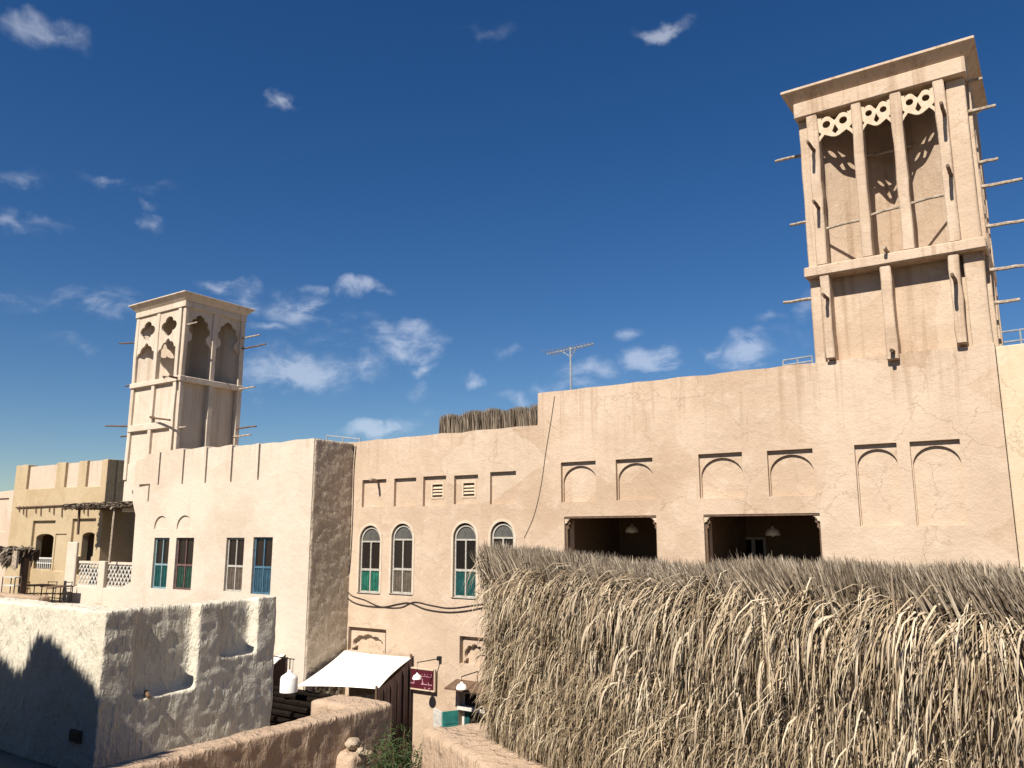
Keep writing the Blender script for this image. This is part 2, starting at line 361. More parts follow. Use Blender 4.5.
def window(parent, x0, x1, z0, z1, y, arched, fmat, upper, lower, fan='frost', split=.5, bars=0, label=None, fw=.055):
    """two-leaf timber window facing -Y with its outer plane at y; parts are frame, panes, lower panels, sill"""
    H = z1-z0; w = x1-x0; c = (x0+x1)/2; org = (c, y, z0)
    zt = z1-w/2-.03 if arched else z1; zm = z0+(zt-z0)*split
    b = B(); d = .06
    b.box(x0, x0+fw, y, y+d, z0, zt); b.box(x1-fw, x1, y, y+d, z0, zt)
    b.box(x0+fw, x1-fw, y+.001, y+d, z0, z0+fw); b.box(x0+fw, x1-fw, y+.001, y+d, zt-fw, zt)
    b.box(x0+fw, x1-fw, y-.006, y+d, zm-fw*.7, zm+fw*.7); b.box(c-.022, c+.022, y-.003, y+d-.002, z0+fw, zm-fw*.7); b.box(c-.022, c+.022, y-.003, y+d-.002, zm+fw*.7, zt-fw)
    if arched:
        R = w/2; n = 12
        outer = [(c+R*math.cos(math.pi*i/n), zt+R*math.sin(math.pi*i/n)) for i in range(n+1)]
        inner = [(c+(R-fw)*math.cos(math.pi*i/n), zt+(R-fw)*math.sin(math.pi*i/n)) for i in range(n+1)]
        b.prism(outer+inner[::-1], y, y+d)
    o = b.build('window', fmat, parent, org=org)
    if label: o['label'] = label
    for k, (a0, a1) in enumerate(((x0+fw, c-.022), (c+.022, x1-fw))):
        B().box(a0, a1, y+.035, y+.045, zm+fw*.7, zt-fw).build('pane', upper, o)
        q = B()
        if lower == 'glass': q.box(a0, a1, y+.035, y+.045, z0+fw, zm-fw*.7)
        else:
            q.box(a0, a1, y+.025, y+.04, z0+fw, zm-fw*.7)
            n = 3
            for i in range(n):
                u = a0+(a1-a0)*(i+.5)/n; q.box(u-.014, u+.014, y+.012, y+.025, z0+fw+.02, zm-fw*.7-.02)
        q.build('lower_panel' if lower != 'glass' else 'pane', lower, o)
    if arched:
        R = w/2-fw; B().prism([(c+R*math.cos(math.pi*i/12), zt+R*math.sin(math.pi*i/12)) for i in range(13)], y+.03, y+.045).build('fanlight', fan, o)
    if bars:
        q = B()
        for i in range(bars):
            u = x0+fw+(w-2*fw)*(i+.5)/bars; q.tube([(u, y+.012, zm), (u, y+.012, zt-.02)], .008, 5)
        q.build('window_bars', 'black', o)
    B().box(x0-.05, x1+.05, y-.05, y+d, z0-.05, z0-.002).build('sill', fmat if fmat != 'white' else 'white', o)
    return o

def pole(parent, p, d, length, r=.04, mat='pole', seed=0, name='pole'):
    rr = random.Random(seed*13+5); p = Vector(p); d = Vector(d).normalized(); n = 5
    pts = [p+d*length*i/n+Vector((rr.uniform(-1, 1), rr.uniform(-1, 1), rr.uniform(-1, 1)))*r*.16*(i > 0) for i in range(n+1)]
    return B().tube(pts, r, 7, r*.82).build(name, mat, parent, org=p, smooth=False)

# ================================================================ THE SETTING
B().add([(-900, -900, 0), (900, -900, 0), (900, 900, 0), (-900, 900, 0)], [(0, 1, 2, 3)]).build('ground', 'sand', kind='structure')

# ================================================================ CENTRAL HOUSE
YW = 18.0
house = thing('adobe_house', (-9, YW, 0), 'long tan adobe house with arched niches, four arched windows and two dark loggias', 'building')
zl = E+2.85; zh = E+3.72
xs = fy(538, 410, YW).x
XL, XR = -19.0, -.87
out = [(XL, 0), (XR, 0), (XR, zh-.03)]+wob(-.95, zh-.04, xs, zh, .35, .009, 3)[1:]+wob(xs-.012, zl+.01, XL, zl, .35, .010, 5)
c1, c2 = B(), B()
def P(px, py): v = fy(px, py, YW); return v.x, v.z
def niche_rect(x0, x1, y0, y1, d=.10, cc=c1):
    a = P(x0, (y0+y1)/2); b_ = P(x1, (y0+y1)/2); z1 = P((x0+x1)/2, y0)[1]; z0 = P((x0+x1)/2, y1)[1]
    cc.prism(rect(a[0], b_[0], z0, z1), YW-.2, YW+d); return a[0], b_[0], z0, z1
for (x0, x1, y0, y1) in ((362, 386, 479.5, 507), (394, 416, 478, 506), (423, 446, 476, 506), (454, 478, 475, 504), (490, 516, 471.5, 504)):
    niche_rect(x0, x1, y0, y1, .10)
archn = []
for (x0, x1, y0, y1) in ((561, 596, 461.5, 502), (616, 653, 458.5, 500), (699, 743, 453, 498), (768, 814, 449.5, 496), (857, 900, 443.5, 526), (913, 964, 440, 525.5)):
    a, b_, z0, z1 = niche_rect(x0, x1, y0, y1, .09)
    archn.append((a, b_, z0, z1))
    w = b_-a
    c2.prism(arch(a+.02, b_-.02, z0+.015, z1-.10, rise=w*.40), YW-.1, YW+.15)
# windows
wins = []
for (x0, x1, y0, y1) in ((359.6, 379.5, 526, 593), (391.5, 412, 524, 594), (453.5, 476, 523.5, 598), (491, 513.5, 522, 599)):
    a = P(x0, 560)[0]; b_ = P(x1, 560)[0]; z1 = P((x0+x1)/2, y0)[1]; z0 = P((x0+x1)/2, y1)[1]
    c2.prism(arch(a-.012, b_+.012, z0-.012, z1+.014, rise=(b_-a)/2+.01), YW-.2, YW+.30)
    wins.append((a, b_, z0, z1))
# loggias
log = []
for (x0, x1, y0, y1) in ((564.5, 657, 516, 600), (704.5, 821.5, 513.5, 620)):
    a = P(x0, 540)[0]; b_ = P(x1, 540)[0]; z1 = E+.46; z0 = E-1.15
    c1.prism(rect(a, b_, z0, z1), YW-.2, YW+.9); log.append((a, b_, z0, z1))
# vent holes in niches 3 and 4
vents = []
for (x0, x1, y0, y1) in ((430.5, 440.5, 484.5, 497), (461.5, 472.5, 483, 496)):
    a = P(x0, 490)[0]; b_ = P(x1, 490)[0]; z1 = P(x0, y0)[1]; z0 = P(x0, y1)[1]
    c2.prism(rect(a, b_, z0, z1), YW-.2, YW+.26); vents.append((a, b_, z0, z1))
# low niches with carved corner pieces
carv = []
for (x0, x1, y0, y1) in ((348, 386, 628, 652), (459.5, 487, 637, 665)):
    carv.append(niche_rect(x0, x1, y0, y1, .16))
# shop window hole
sx0, sx1 = P(459, 700)[0], P(486, 700)[0]; sz1 = P(466, 690)[1]; sz0 = sz1-1.25
c1.prism(rect(sx0, sx1, sz0, sz1), YW-.2, YW+.32)
wall('front_wall', out, YW, YW+.5, 'tan', house, (c1, c2), bevel=.022)
# deep backing of window holes is the wall itself; rooms behind the loggias
roof_z = zh-.9
B().box(XL, XR-.02, YW+.50, 27, roof_z-.25, roof_z).build('roof', 'tan', house)
B().box(XL+.002, XL+.4, YW+.503, 27, 0, zl).build('side_wall', 'tan', house)
B().box(XR-.42, XR-.02, YW+.503, 27, 0, zh-.05).build('side_wall', 'tan', house)
B().box(XL+.01, XR-.03, 26.6, 27.003, 0, zh-.1).build('rear_wall', 'tan', house)
yb = YW+4.2
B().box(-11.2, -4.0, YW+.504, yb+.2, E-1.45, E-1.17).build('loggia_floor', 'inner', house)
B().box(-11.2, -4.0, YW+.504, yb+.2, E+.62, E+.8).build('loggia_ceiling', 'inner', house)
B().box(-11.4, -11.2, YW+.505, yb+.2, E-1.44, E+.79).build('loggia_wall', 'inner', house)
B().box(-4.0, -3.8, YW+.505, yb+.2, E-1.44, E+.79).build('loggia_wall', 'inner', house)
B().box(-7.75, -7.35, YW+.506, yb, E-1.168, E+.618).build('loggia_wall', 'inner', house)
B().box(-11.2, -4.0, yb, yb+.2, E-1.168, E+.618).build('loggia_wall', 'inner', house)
# glazed white door at the back of the right loggia
da = fy(741, 545, yb-.06).x; db = fy(766, 545, yb-.06).x; dz = fy(750, 537, yb-.06).z
dr = B(); yd = yb-.07
dr.box(da, da+.07, yd, yb-.01, E-1.16, dz); dr.box(db-.07, db, yd, yb-.01, E-1.16, dz); dr.box(da+.07, db-.07, yd, yb-.011, dz-.07, dz)
mid = (da+db)/2; dr.box(mid-.05, mid+.05, yd-.004, yb-.012, E-1.16, dz-.07); dr.box(da+.07, mid-.05, yd+.002, yb-.012, E-.75, E-.66); dr.box(mid+.05, db-.07, yd+.002, yb-.012, E-.75, E-.66)
door = dr.build('glazed_door', 'white', house, org=(mid, yd, E-1.16))
B().box(da+.07, mid-.05, yd+.03, yd+.04, E-.66, dz-.07).build('pane', 'glass', door); B().box(mid+.05, db-.07, yd+.03, yd+.04, E-.66, dz-.07).build('pane', 'glass', door)
for (a, b_, z0, z1) in log:                # timber lintel and carved brackets
    B().box(a-.0, b_+.0, YW+.012, YW+.45, z1-.045, z1+.0-.001).build('timber_lintel', 'brownwood', house)
    for s, xx in ((1, a), (-1, b_)):
        prof = [(0, 0), (.17, 0), (.17, -.05), (.11, -.08), (.13, -.14), (.07, -.17), (.09, -.24), (.045, -.28), (.055, -1.5), (0, -1.5)]
        B().prism([(xx+s*(.002+u), z1-.047+v) for u, v in prof], YW+.08, YW+.20).build('carved_bracket', 'brownwood', house)
        B().prism([(xx+s*(.002+u*.8), z1-.047+v*.42) for u, v in prof[:-2]+[(.0, -.32)]], YW+.03, YW+.078).build('bracket_tip', 'gypsum', house)
specs = [('agedwhite', 'glass', 'green', 'frost', 'arched white window with bright green lower panels'), ('agedwhite', 'glass', 'greybrown', 'frost', 'arched white window with grey brown lower panels'),
         ('agedwhite', 'glass', 'teal', 'frost', 'arched white window with vertical bars and dark teal lower panels'), ('agedwhite', 'glass', 'teal', 'frost', 'arched window half hidden by the thatch fence')]
for i, ((a, b_, z0, z1), s) in enumerate(zip(wins, specs)):
    window(house, a+.004, b_-.004, z0+.01, z1-.004, YW+.05, True, s[0], s[1], s[2], s[3], split=.44 if i < 2 else .46, bars=11 if i == 2 else 0, label=s[4], fw=.045)
def arch_path(a, b_, z0, z1, g):
    w = (b_-a)/2; c = (a+b_)/2; R_ = w+g
    return [(a-g, z0)]+[(c-R_*math.cos(math.pi*i/16), z1-w+R_*math.sin(math.pi*i/16)) for i in range(17)]+[(b_+g, z0)]
for (a, b_, z0, z1) in wins:
    ou = arch_path(a, b_, z0, z1, .085); inn = arch_path(a, b_, z0, z1, .016); n = len(ou); b = B()
    vs = [(x, YW-.014, z) for x, z in ou]+[(x, YW-.014, z) for x, z in inn]+[(x, YW+.02, z) for x, z in ou]+[(x, YW+.10, z) for x, z in inn]
    fs = []
    for i in range(n-1): fs += [(i, i+1, n+i+1, n+i), (i+1, i, 2*n+i, 2*n+i+1), (n+i, n+i+1, 3*n+i+1, 3*n+i)]
    b.add(vs, fs).build('arch_surround', 'surround', house)
for (a, b_, z0, z1) in vents:
    fr = B()
    fr.box(a-.05, a, YW+.085, YW+.13, z0-.05, z1+.05); fr.box(b_, b_+.05, YW+.085, YW+.13, z0-.05, z1+.05)
    fr.box(a, b_, YW+.086, YW+.13, z1, z1+.05); fr.box(a, b_, YW+.086, YW+.13, z0-.05, z0)
    vo = fr.build('vent', 'gypsum', house, org=(a, YW, z0))
    for k in range(1, 4):
        zz = z0+(z1-z0)*k/4
        B().add([(a, YW+.10, zz-.035), (b_, YW+.10, zz-.035), (b_, YW+.17, zz+.02), (a, YW+.17, zz+.02), (a, YW+.10, zz-.012), (b_, YW+.10, zz-.012), (b_, YW+.17, zz+.043), (a, YW+.17, zz+.043)],
                [(0, 1, 2, 3), (7, 6, 5, 4), (0, 4, 5, 1), (3, 2, 6, 7), (0, 3, 7, 4), (1, 5, 6, 2)]).build('slat', 'gypsum', vo)
def scallop(a, b_, z0, z1):
    """lobed arch plate with a scalloped opening, leaves a dark curly edge"""
    w = b_-a; h = z1-z0; hh = []
    cyc = [(0, 0), (.035, 0), (.035, .10), (.11, .13), (.13, .22), (.07, .27), (.06, .36), (.065, .52), (.12, .63), (.17, .66), (.20, .76), (.28, .80), (.36, .76), (.40, .84), (.48, .87)]
    L_ = [(a+u*w, z0+v*h) for u, v in cyc]; R_ = [(b_-u*w, z0+v*h) for u, v in cyc][::-1]
    return [(a, z1), (a, z0)]+L_[1:]+[((a+b_)/2, z0+.9*h)]+R_[:-1]+[(b_, z0), (b_, z1)]
for (a, b_, z0, z1) in carv:
    B().prism(scallop(a+.10, b_-.06, z0+.015, z1-.11), YW+.035, YW+.155).build('carved_arch_panel', 'tan', house)
# shop window with its teal frame and opened shutter
yq = YW+.14
q = B(); zr = sz1-.47
q.box(sx0+.002, sx0+.075, yq, yq+.06, sz0, sz1-.002); q.box(sx1-.075, sx1-.002, yq, yq+.06, sz0, sz1-.002); q.box(sx0+.075, sx1-.075, yq+.001, yq+.06, sz1-.12, sz1-.003)
q.box(sx0-.02, sx1+.02, YW-.05, yq+.06, zr-.04, zr+.05)
shopw = q.build('shop_window', 'white', house, org=(sx0, yq, sz0))
B().box(sx0+.075, sx1-.075, yq+.03, yq+.045, zr+.05, sz1-.12).build('pane', 'glass', shopw)
q = B(); q.box(sx0+.08, sx1-.08, yq+.005, yq+.05, zr-.14, zr-.045); q.box(sx0+.08, sx0+.24, yq+.005, yq+.05, sz0, zr-.14); q.box(sx1-.2, sx1-.08, yq+.005, yq+.05, sz0, zr-.14)
q.build('lower_frame', 'teal', shopw)
B().box(sx0+.24, sx1-.2, yq+.03, yq+.045, sz0, zr-.141).build('pane', 'glass', shopw)
hx = sx0-.02; lf = fy(442.5, 712, YW-.42)
def leaf(p0, p1, z0, z1, mat, th=.04):
    p0 = Vector(p0); p1 = Vector(p1); d = (p1-p0).normalized(); n = Vector((-d.y, d.x))*th/2
    pts = [p0+n, p1+n, p1-n, p0-n]; b = B().prism([(p.x, p.y) for p in pts], z0, z1, 'z')
    i0 = p0+d*.07; i1 = p1-d*.07; n2 = n*1.5
    b.prism([(p.x, p.y) for p in (i0+n2, i1+n2, i1-n2, i0-n2)], z0+.08, (z0+z1)/2-.04, 'z'); b.prism([(p.x, p.y) for p in (i0+n2, i1+n2, i1-n2, i0-n2)], (z0+z1)/2+.04, z1-.08, 'z')
    return b
leaf((hx, YW-.02), (lf.x, lf.y), sz0+.02, zr-.06, 'teal').build('shutter', 'tealbright', shopw)
l2 = fy(434, 712, YW-.12)
leaf((lf.x-.03, lf.y), (l2.x, l2.y), sz0+.02, zr-.07, 'teal').build('shutter', 'white', shopw)
aw = B().add([(sx0-.1, YW-.0, sz1+.25), (sx1+.3, YW-.0, sz1+.25), (sx1+.3, YW-.5, sz1+.10), (sx0-.1, YW-.5, sz1+.10), (sx0-.1, YW-.0, sz1+.21), (sx1+.3, YW-.0, sz1+.21), (sx1+.3, YW-.5, sz1+.06), (sx0-.1, YW-.5, sz1+.06)],
             [(0, 3, 2, 1), (4, 5, 6, 7), (0, 1, 5, 4), (2, 3, 7, 6), (0, 4, 7, 3), (1, 2, 6, 5)])
aw.build('timber_awning', 'brownwood', shopw)
# water spout out of the first niche
pole(house, P(375, 482) and (P(376, 481)[0], YW+.1, P(376, 480)[1]), (.25, -1, -.02), .45, .05, 'pole', 3, 'drain_spout')

# ================================================================ PALE HOUSE ON THE RIGHT
ph = thing('pale_house', (3, YW, 0), 'pale yellow plastered house beyond the crack, at the right edge of the photo', 'building')
rz = E+3.60
wall('front_wall', [(-.855, 0), (7.5, 0), (7.5, rz)]+wob(7.4, rz, -.855, rz, .4, .008, 8), YW-.03, YW+.42, 'pale', ph)
B().box(-.84, 7.48, YW+.421, 26, rz-1.1, rz-.85).build('roof', 'pale', ph)
B().box(7.1, 7.49, YW+.422, 26, 0, rz-.02).build('side_wall', 'pale', ph); B().box(-.84, 7.1, 25.6, 26.003, 0, rz-.04).build('rear_wall', 'pale', ph)

# ================================================================ WIND TOWERS
def ring_band(b, x0, x1, y0, y1, z0, z1, t=.22):
    """hollow square band"""
    b.box(x0, x1, y0, y0+t, z0, z1); b.box(x0, x1, y1-t, y1, z0, z1); b.box(x0, x0+t, y0+t, y1-t, z0, z1); b.box(x1-t, x1, y0+t, y1-t, z0, z1); return b
def frustum(x0, x1, y0, y1, z0, z1, g, lip):
    b = B(); n = 4
    lo = [(x0, y0, z0), (x1, y0, z0), (x1, y1, z0), (x0, y1, z0)]
    mi = [(x0-g, y0-g, z1), (x1+g, y0-g, z1), (x1+g, y1+g, z1), (x0-g, y1+g, z1)]; e = .03
    up = [(x0-g-e, y0-g-e, z1), (x1+g+e, y0-g-e, z1), (x1+g+e, y1+g+e, z1), (x0-g-e, y1+g+e, z1)]; tp = [(p[0], p[1], z1+lip) for p in up]
    vs = lo+mi+up+tp; f = [(3, 2, 1, 0)]
    for k in range(3): f += [(k*4+i, k*4+(i+1) % 4, k*4+4+(i+1) % 4, k*4+4+i) for i in range(4)]
    f += [(12, 13, 14, 15)]
    return b.add(vs, f)

def fretwork(parent, x0, x1, z0, z1, y, mat='gypsum'):
    """plate of two linked rings, hand cut"""
    w = x1-x0; h = z1-z0
    half = [(0, .02), (.05, .0), (.10, .10), (.20, .24), (.30, .17), (.40, .10), (.5, .07)]
    bot = half+[(1-u, v) for u, v in half[:-1][::-1]]
    tophalf = [(0, .93), (.035, .90), (.06, 1.0), (.10, .90), (.15, .93), (.13, .84), (.20, .90), (.28, .93), (.36, .90), (.43, .80), (.5, .70)]
    top = (tophalf+[(1-u, v) for u, v in tophalf[:-1][::-1]])[::-1]
    o_ = B().prism([(x0+u*w, z0+v*h) for u, v in bot+top], y, y+.05)
    ob = o_.build('fretwork_panel', mat, parent, org=(x0, y, z0))
    c = B()
    for cxx in (.27, .73):
        c.prism([(x0+cxx*w+.11*w*math.cos(t), z0+.62*h+.11*w*math.sin(t)) for t in [i*2*math.pi/16 for i in range(16)]], y-.1, y+.2)
        s = 1 if cxx < .5 else -1
        base = 0 if cxx < .5 else 1
        c.prism([(x0+(base+s*.025)*w, z0+.42*h), (x0+(base+s*.025)*w, z0+.16*h), (x0+(base+s*.12)*w, z0+.30*h)], y-.1, y+.2)
    c.prism([(x0+.41*w, z0+.30*h), (x0+.5*w, z0+.18*h), (x0+.59*w, z0+.30*h), (x0+.5*w, z0+.55*h)], y-.1, y+.2)
    t = cut(ob, [c]); bake(ob)
    for q in t: bpy.data.objects.remove(q)
    return ob

# ---- right tower
T = thing('wind_tower', (-2.55, YW+1.3, E+2.8), 'tall square wind tower with three open bays and ringed fretwork, at the right', 'tower', 'wind towers')
tx0, tx1, ty0, ty1 = -4.25, -.885, YW+.03, YW+2.72
zb, zm_, zo, zlt, zc = E+3.0, E+5.68, E+9.38, E+9.75, E+9.97
B().box(tx0+.05, tx1-.05, ty0+.22, ty1-.05, zb, zm_).build('lower_core', 'tan', T, bevel=.02)
# corner strips go the full height
def taperbox(b, x0, x1, y0, y1, z0, z1, j=.012, n=8, seed=0):
    """post with slightly wandering edges"""
    r = random.Random(seed); vs = []
    for i in range(n+1):
        z = z0+(z1-z0)*i/n; a = [r.uniform(-j, j) for _ in range(4)]
        vs += [(x0+a[0], y0+a[2], z), (x1+a[1], y0+a[2], z), (x1+a[1], y1+a[3], z), (x0+a[0], y1+a[3], z)]
    fs = [(3, 2, 1, 0), (n*4, n*4+1, n*4+2, n*4+3)]+[(i*4+j_, i*4+(j_+1) % 4, i*4+4+(j_+1) % 4, i*4+4+j_) for i in range(n) for j_ in range(4)]
    return b.add(vs, fs)
for i, (a, b_, c_, d_) in enumerate(((tx0, tx0+.22, ty0, ty0+.22), (tx1-.36, tx1, ty0, ty0+.3), (tx0, tx0+.22, ty1-.22, ty1), (tx1-.3, tx1, ty1-.25, ty1))):
    taperbox(B(), a, b_, c_, d_, zb, zo+.003, .01, 10, i).build('corner_post', 'tan', T, bevel=.02)
pf = YW-.14
def xat(px, py, Y=YW-.1): return fy(px, py, Y).x
low = [(822, 831), (882.5, 894), (952, 963.6)]; upp = [(807.7, 818.3), (852.8, 863), (892.7, 904.3), (937.8, 949.4)]
for i, (a, b_) in enumerate(low):
    taperbox(B(), xat(a, 303), xat(b_, 303), pf, ty0+.28, zb+.55 if i == 1 else zb+.72, zm_-.1, .012, 6, 20+i).build('pilaster', 'tan', T, bevel=.02)
ups = []
for i, (a, b_) in enumerate(upp):
    A_, B_ = xat(a, 136), xat(b_, 136); ups.append((A_, B_))
    taperbox(B(), A_, B_, pf+.004, ty0+.14, zm_+.14, zo+.01, .010, 9, 30+i).build('mullion', 'tan', T, bevel=.02)
# side mullions (facing +X, -X and the back)
for i in range(4):
    yy = ty0+.38+i*(ty1-ty0-.95)/3
    taperbox(B(), tx1-.08, tx1+.07, yy, yy+.2, zm_+.1, zo+.01, .01, 8, 40+i).build('mullion', 'tan', T, bevel=.015)
    taperbox(B(), tx0-.06, tx0+.08, yy, yy+.2, zm_+.1, zo+.01, .01, 8, 50+i).build('mullion', 'tan', T, bevel=.015)
    if i != 1: taperbox(B(), tx1-.1, tx1+.07, yy, yy+.2, zb, zm_-.1, .01, 6, 60+i).build('pilaster', 'tan', T, bevel=.015)
    xx = tx0+.35+i*(tx1-tx0-.95)/3
    taperbox(B(), xx, xx+.2, ty1-.08, ty1+.07, zm_+.1, zo+.01, .01, 8, 70+i).build('mullion', 'tan', T, bevel=.015)
ring_band(B(), tx0-.06, tx1+.075, pf-.04, ty1+.08, zm_-.10, zm_+.135, .42).build('ledge_band', 'tan', T, bevel=.025)
ring_band(B(), tx0-.045, tx1+.06, pf-.03, ty1+.06, zo, zlt, .42).build('lintel_band', 'tan', T, bevel=.02)
frustum(tx0-.02, tx1+.03, pf+.05, ty1+.03, zlt-.004, zc, .22, .07).build('cornice', 'tan', T, bevel=.012)
# crossed partition inside (X plan)
cxm, cym = (tx0+tx1)/2, (ty0+ty1)/2
def blade(b, p, q, z0, z1, t=.14):
    p, q = Vector(p), Vector(q); d = (q-p).normalized(); n = Vector((-d.y, d.x))*t/2
    return b.prism([(v.x, v.y) for v in (p+n, q+n, q-n, p-n)], z0, z1, 'z')
for k, (px_, py_) in enumerate(((tx0+.2, ty0+.2), (tx1-.2, ty0+.2), (tx1-.2, ty1-.2), (tx0+.2, ty1-.2))):
    blade(B(), (px_, py_), (cxm, cym), zm_-.01, zlt-.05-.002*k).build('partition', 'tan', T)
B().box(tx0+.1, tx1-.1, ty0+.1, ty1-.1, zlt-.05, zlt+.05).build('ceiling', 'tan', T)
for i in range(3):
    fretwork(T, ups[i][1]-.03, ups[i+1][0]+.03, zo-.66, zo-.05, YW-.06)
# crossing sticks between the mullions
for i, (za, zb_) in enumerate(((6.68, 6.72), (6.78, 6.84), (6.86, 6.90))):
    a = (ups[i][1]-.05, YW+.03, E+za); b_ = (ups[i+1][0]+.05, YW+.02, E+zb_)
    B().tube([a, ((a[0]+b_[0])/2, YW+.02, E+(za+zb_)/2+.02), b_], .032, 7).build('cross_stick', 'pole', T)
for i in range(3):
    z_ = zo-.85-.03*i
    B().tube([(tx0+.5+.9*i, cym-.55, z_), (tx0+1.45+.9*i, cym-.52, z_+.02)], .035, 7).build('cross_stick', 'pole', T)
# poles sticking out of the front (each throws its own shadow)
front = [((814, 151), .5), ((945, 115), .55), ((951, 175), .5), ((819, 208), .42), ((827.5, 299), .38), ((956, 282), .55)]
for i, ((a, b_), L_) in enumerate(front):
    p = fy(a, b_, pf); pole(T, (p.x, pf+.12, p.z), (-.02, -1, .03), L_+.12, .042, 'brownwood', i, 'pole')
pole(T, (fy(893, 352, pf).x, pf+.1, fy(893, 352, pf).z), (0, -1, .03), .28, .05, 'brownwood', 8, 'pole')
pole(T, (fy(886, 252, pf).x, YW+.1, fy(886, 253, pf).z+.05), (0, -1, .03), .45, .045, 'pole', 9, 'pole')
for i, (zz, yy, L_) in enumerate(((8.93, .8, .78), (7.28, .9, .56), (5.37, .8, .8), (4.7, 2.2, .16))):     # left side
    pole(T, (tx0+.1, ty0+yy, E+zz), (-1, -.05, .0), L_+.1, .042, 'pole', 10+i)
for i, (px_, py_, Yy, L_) in enumerate(((979, 79, .3, .32), (972, 111, .35, .5), (986, 161, .9, .42), (976, 188, .5, .8), (990, 226, .9, .78), (985, 271, .35, .65), (1000, 302, 1.2, .5))):
    p = fx(px_, py_, tx1); pole(T, (tx1-.1, ty0+Yy, fy(px_, py_, ty0+Yy).z), (1, .05, .0), L_+.1, .042, 'pole', 20+i)

# ---- left tower
T2 = thing('wind_tower', (-27.4, 18.2, E+2.4), 'slender cream wind tower with quatrefoil openings, at the left behind the notched parapet', 'tower', 'wind towers')
ux0, ux1, uy0, uy1 = -29.0, -25.86, 16.9, 19.55
vb, vmid, vo_, vlt, vc = E+.9, E+5.55, E+8.20, E+8.42, E+8.66
vmid = fy(160, 382, uy0).z
B().box(ux0+.04, ux1-.22, uy0+.10, uy1-.04, vb, vmid-.05).build('lower_core', 'cream', T2, bevel=.02)
B().box(ux0+.0, ux1, uy0+.06, uy1, E+.84, E+2.6).build('tower_base', 'cream', T2, bevel=.02)
for i, (a, b_, c_, d_) in enumerate(((ux0, ux0+.18, uy0, uy0+.2), (ux1-.42, ux1-.24, uy0-.02, uy0+.2), (ux1-.16, ux1, uy0+.01, uy0+.17), (ux0, ux0+.18, uy1-.2, uy1), (ux1-.2, ux1, uy1-.2, uy1))):
    taperbox(B(), a, b_, c_, d_, E+2, vo_+.005, .01, 8, 80+i).build('corner_post', 'cream', T2, bevel=.015)
B().box(ux1-.24, ux1-.16, uy0+.12, uy0+.2, E+2, vo_).build('corner_infill', 'cream', T2)
mx = (ux0+.18+ux1-.42)/2
taperbox(B(), mx-.10, mx+.10, uy0-.01, uy0+.18, E+2, vo_+.004, .01, 8, 90).build('mullion', 'cream', T2, bevel=.015)
my = (uy0+.17+uy1-.2)/2
taperbox(B(), ux1-.24, ux1-.003, my-.1, my+.08, E+2, vo_+.004, .01, 8, 91).build('mullion', 'cream', T2, bevel=.015)
taperbox(B(), ux0+.003, ux0+.2, my-.1, my+.08, E+2, vo_+.004, .01, 8, 92).build('mullion', 'cream', T2, bevel=.015)
taperbox(B(), mx-.10, mx+.10, uy1-.18, uy1+.01, E+2, vo_+.004, .01, 8, 93).build('mullion', 'cream', T2, bevel=.015)
ring_band(B(), ux0-.03, ux1+.035, uy0-.045, uy1+.03, vmid-.08, vmid+.12, .26).build('ledge_band', 'cream', T2, bevel=.02)
zs = fy(160, 425.5, uy0).z
B().box(ux0+.05, ux1-.30, uy0-.025, uy0+.15, zs-.12, zs+.13).build('ledge_band', 'cream', T2, bevel=.02)
ring_band(B(), ux0-.02, ux1+.02, uy0-.04, uy1+.02, vo_, vlt, .3).build('lintel_band', 'cream', T2, bevel=.015)
frustum(ux0, ux1, uy0-.02, uy1, vlt-.004, vc, .20, .05).build('cornice', 'cream', T2, bevel=.01)
c_x, c_y = (ux0+ux1)/2, (uy0+uy1)/2
for k, (px_, py_) in enumerate(((ux0+.15, uy0+.15), (ux1-.2, uy0+.15), (ux1-.2, uy1-.15), (ux0+.15, uy1-.15))):
    blade(B(), (px_, py_), (c_x, c_y), vmid-.051, vlt-.05-.002*k, .12).build('partition', 'cream', T2)
B().box(ux0+.1, ux1-.1, uy0+.1, uy1-.1, vlt-.05, vlt+.05).build('ceiling', 'cream', T2)
def polar(cx, cz, r, lobes, depth, n=40, ph=0, sx=1, sz=1):
    return [(cx+sx*r*(1-depth+depth*abs(math.cos(lobes*t/2+ph))**.8)*math.cos(t), cz+sz*r*(1-depth+depth*abs(math.cos(lobes*t/2+ph))**.8)*math.sin(t)) for t in [2*math.pi*i/n for i in range(n)]]
def foil_plate(a, b_, z0, z1, ax, p0, p1):
    """front bays: a quatrefoil hole over a trefoil arch"""
    c = (a+b_)/2; w = b_-a; h = z1-z0
    R_ = [(.5, -.06), (.5, .40), (.44, .44), (.34, .455), (.30, .50), (.22, .53), (.12, .54), (.06, .575), (0, .59)]
    tre = [(c+u*w, z0+v*h) for u, v in R_]; tre += [(2*c-u, v) for u, v in tre[:-1][::-1]]
    cc = B().prism(tre, p0-.1, p1+.1, ax).prism(polar(c, z0+.77*h, .40*w, 4, .30, 48, 0, 1.0, 1.0*.145*h/(.40*w)*1.0), p0-.1, p1+.1, ax)
    return wall('foil_panel', rect(a, b_, z0, z1), p0, p1, 'cream', T2, (cc,), ax, bevel=0)
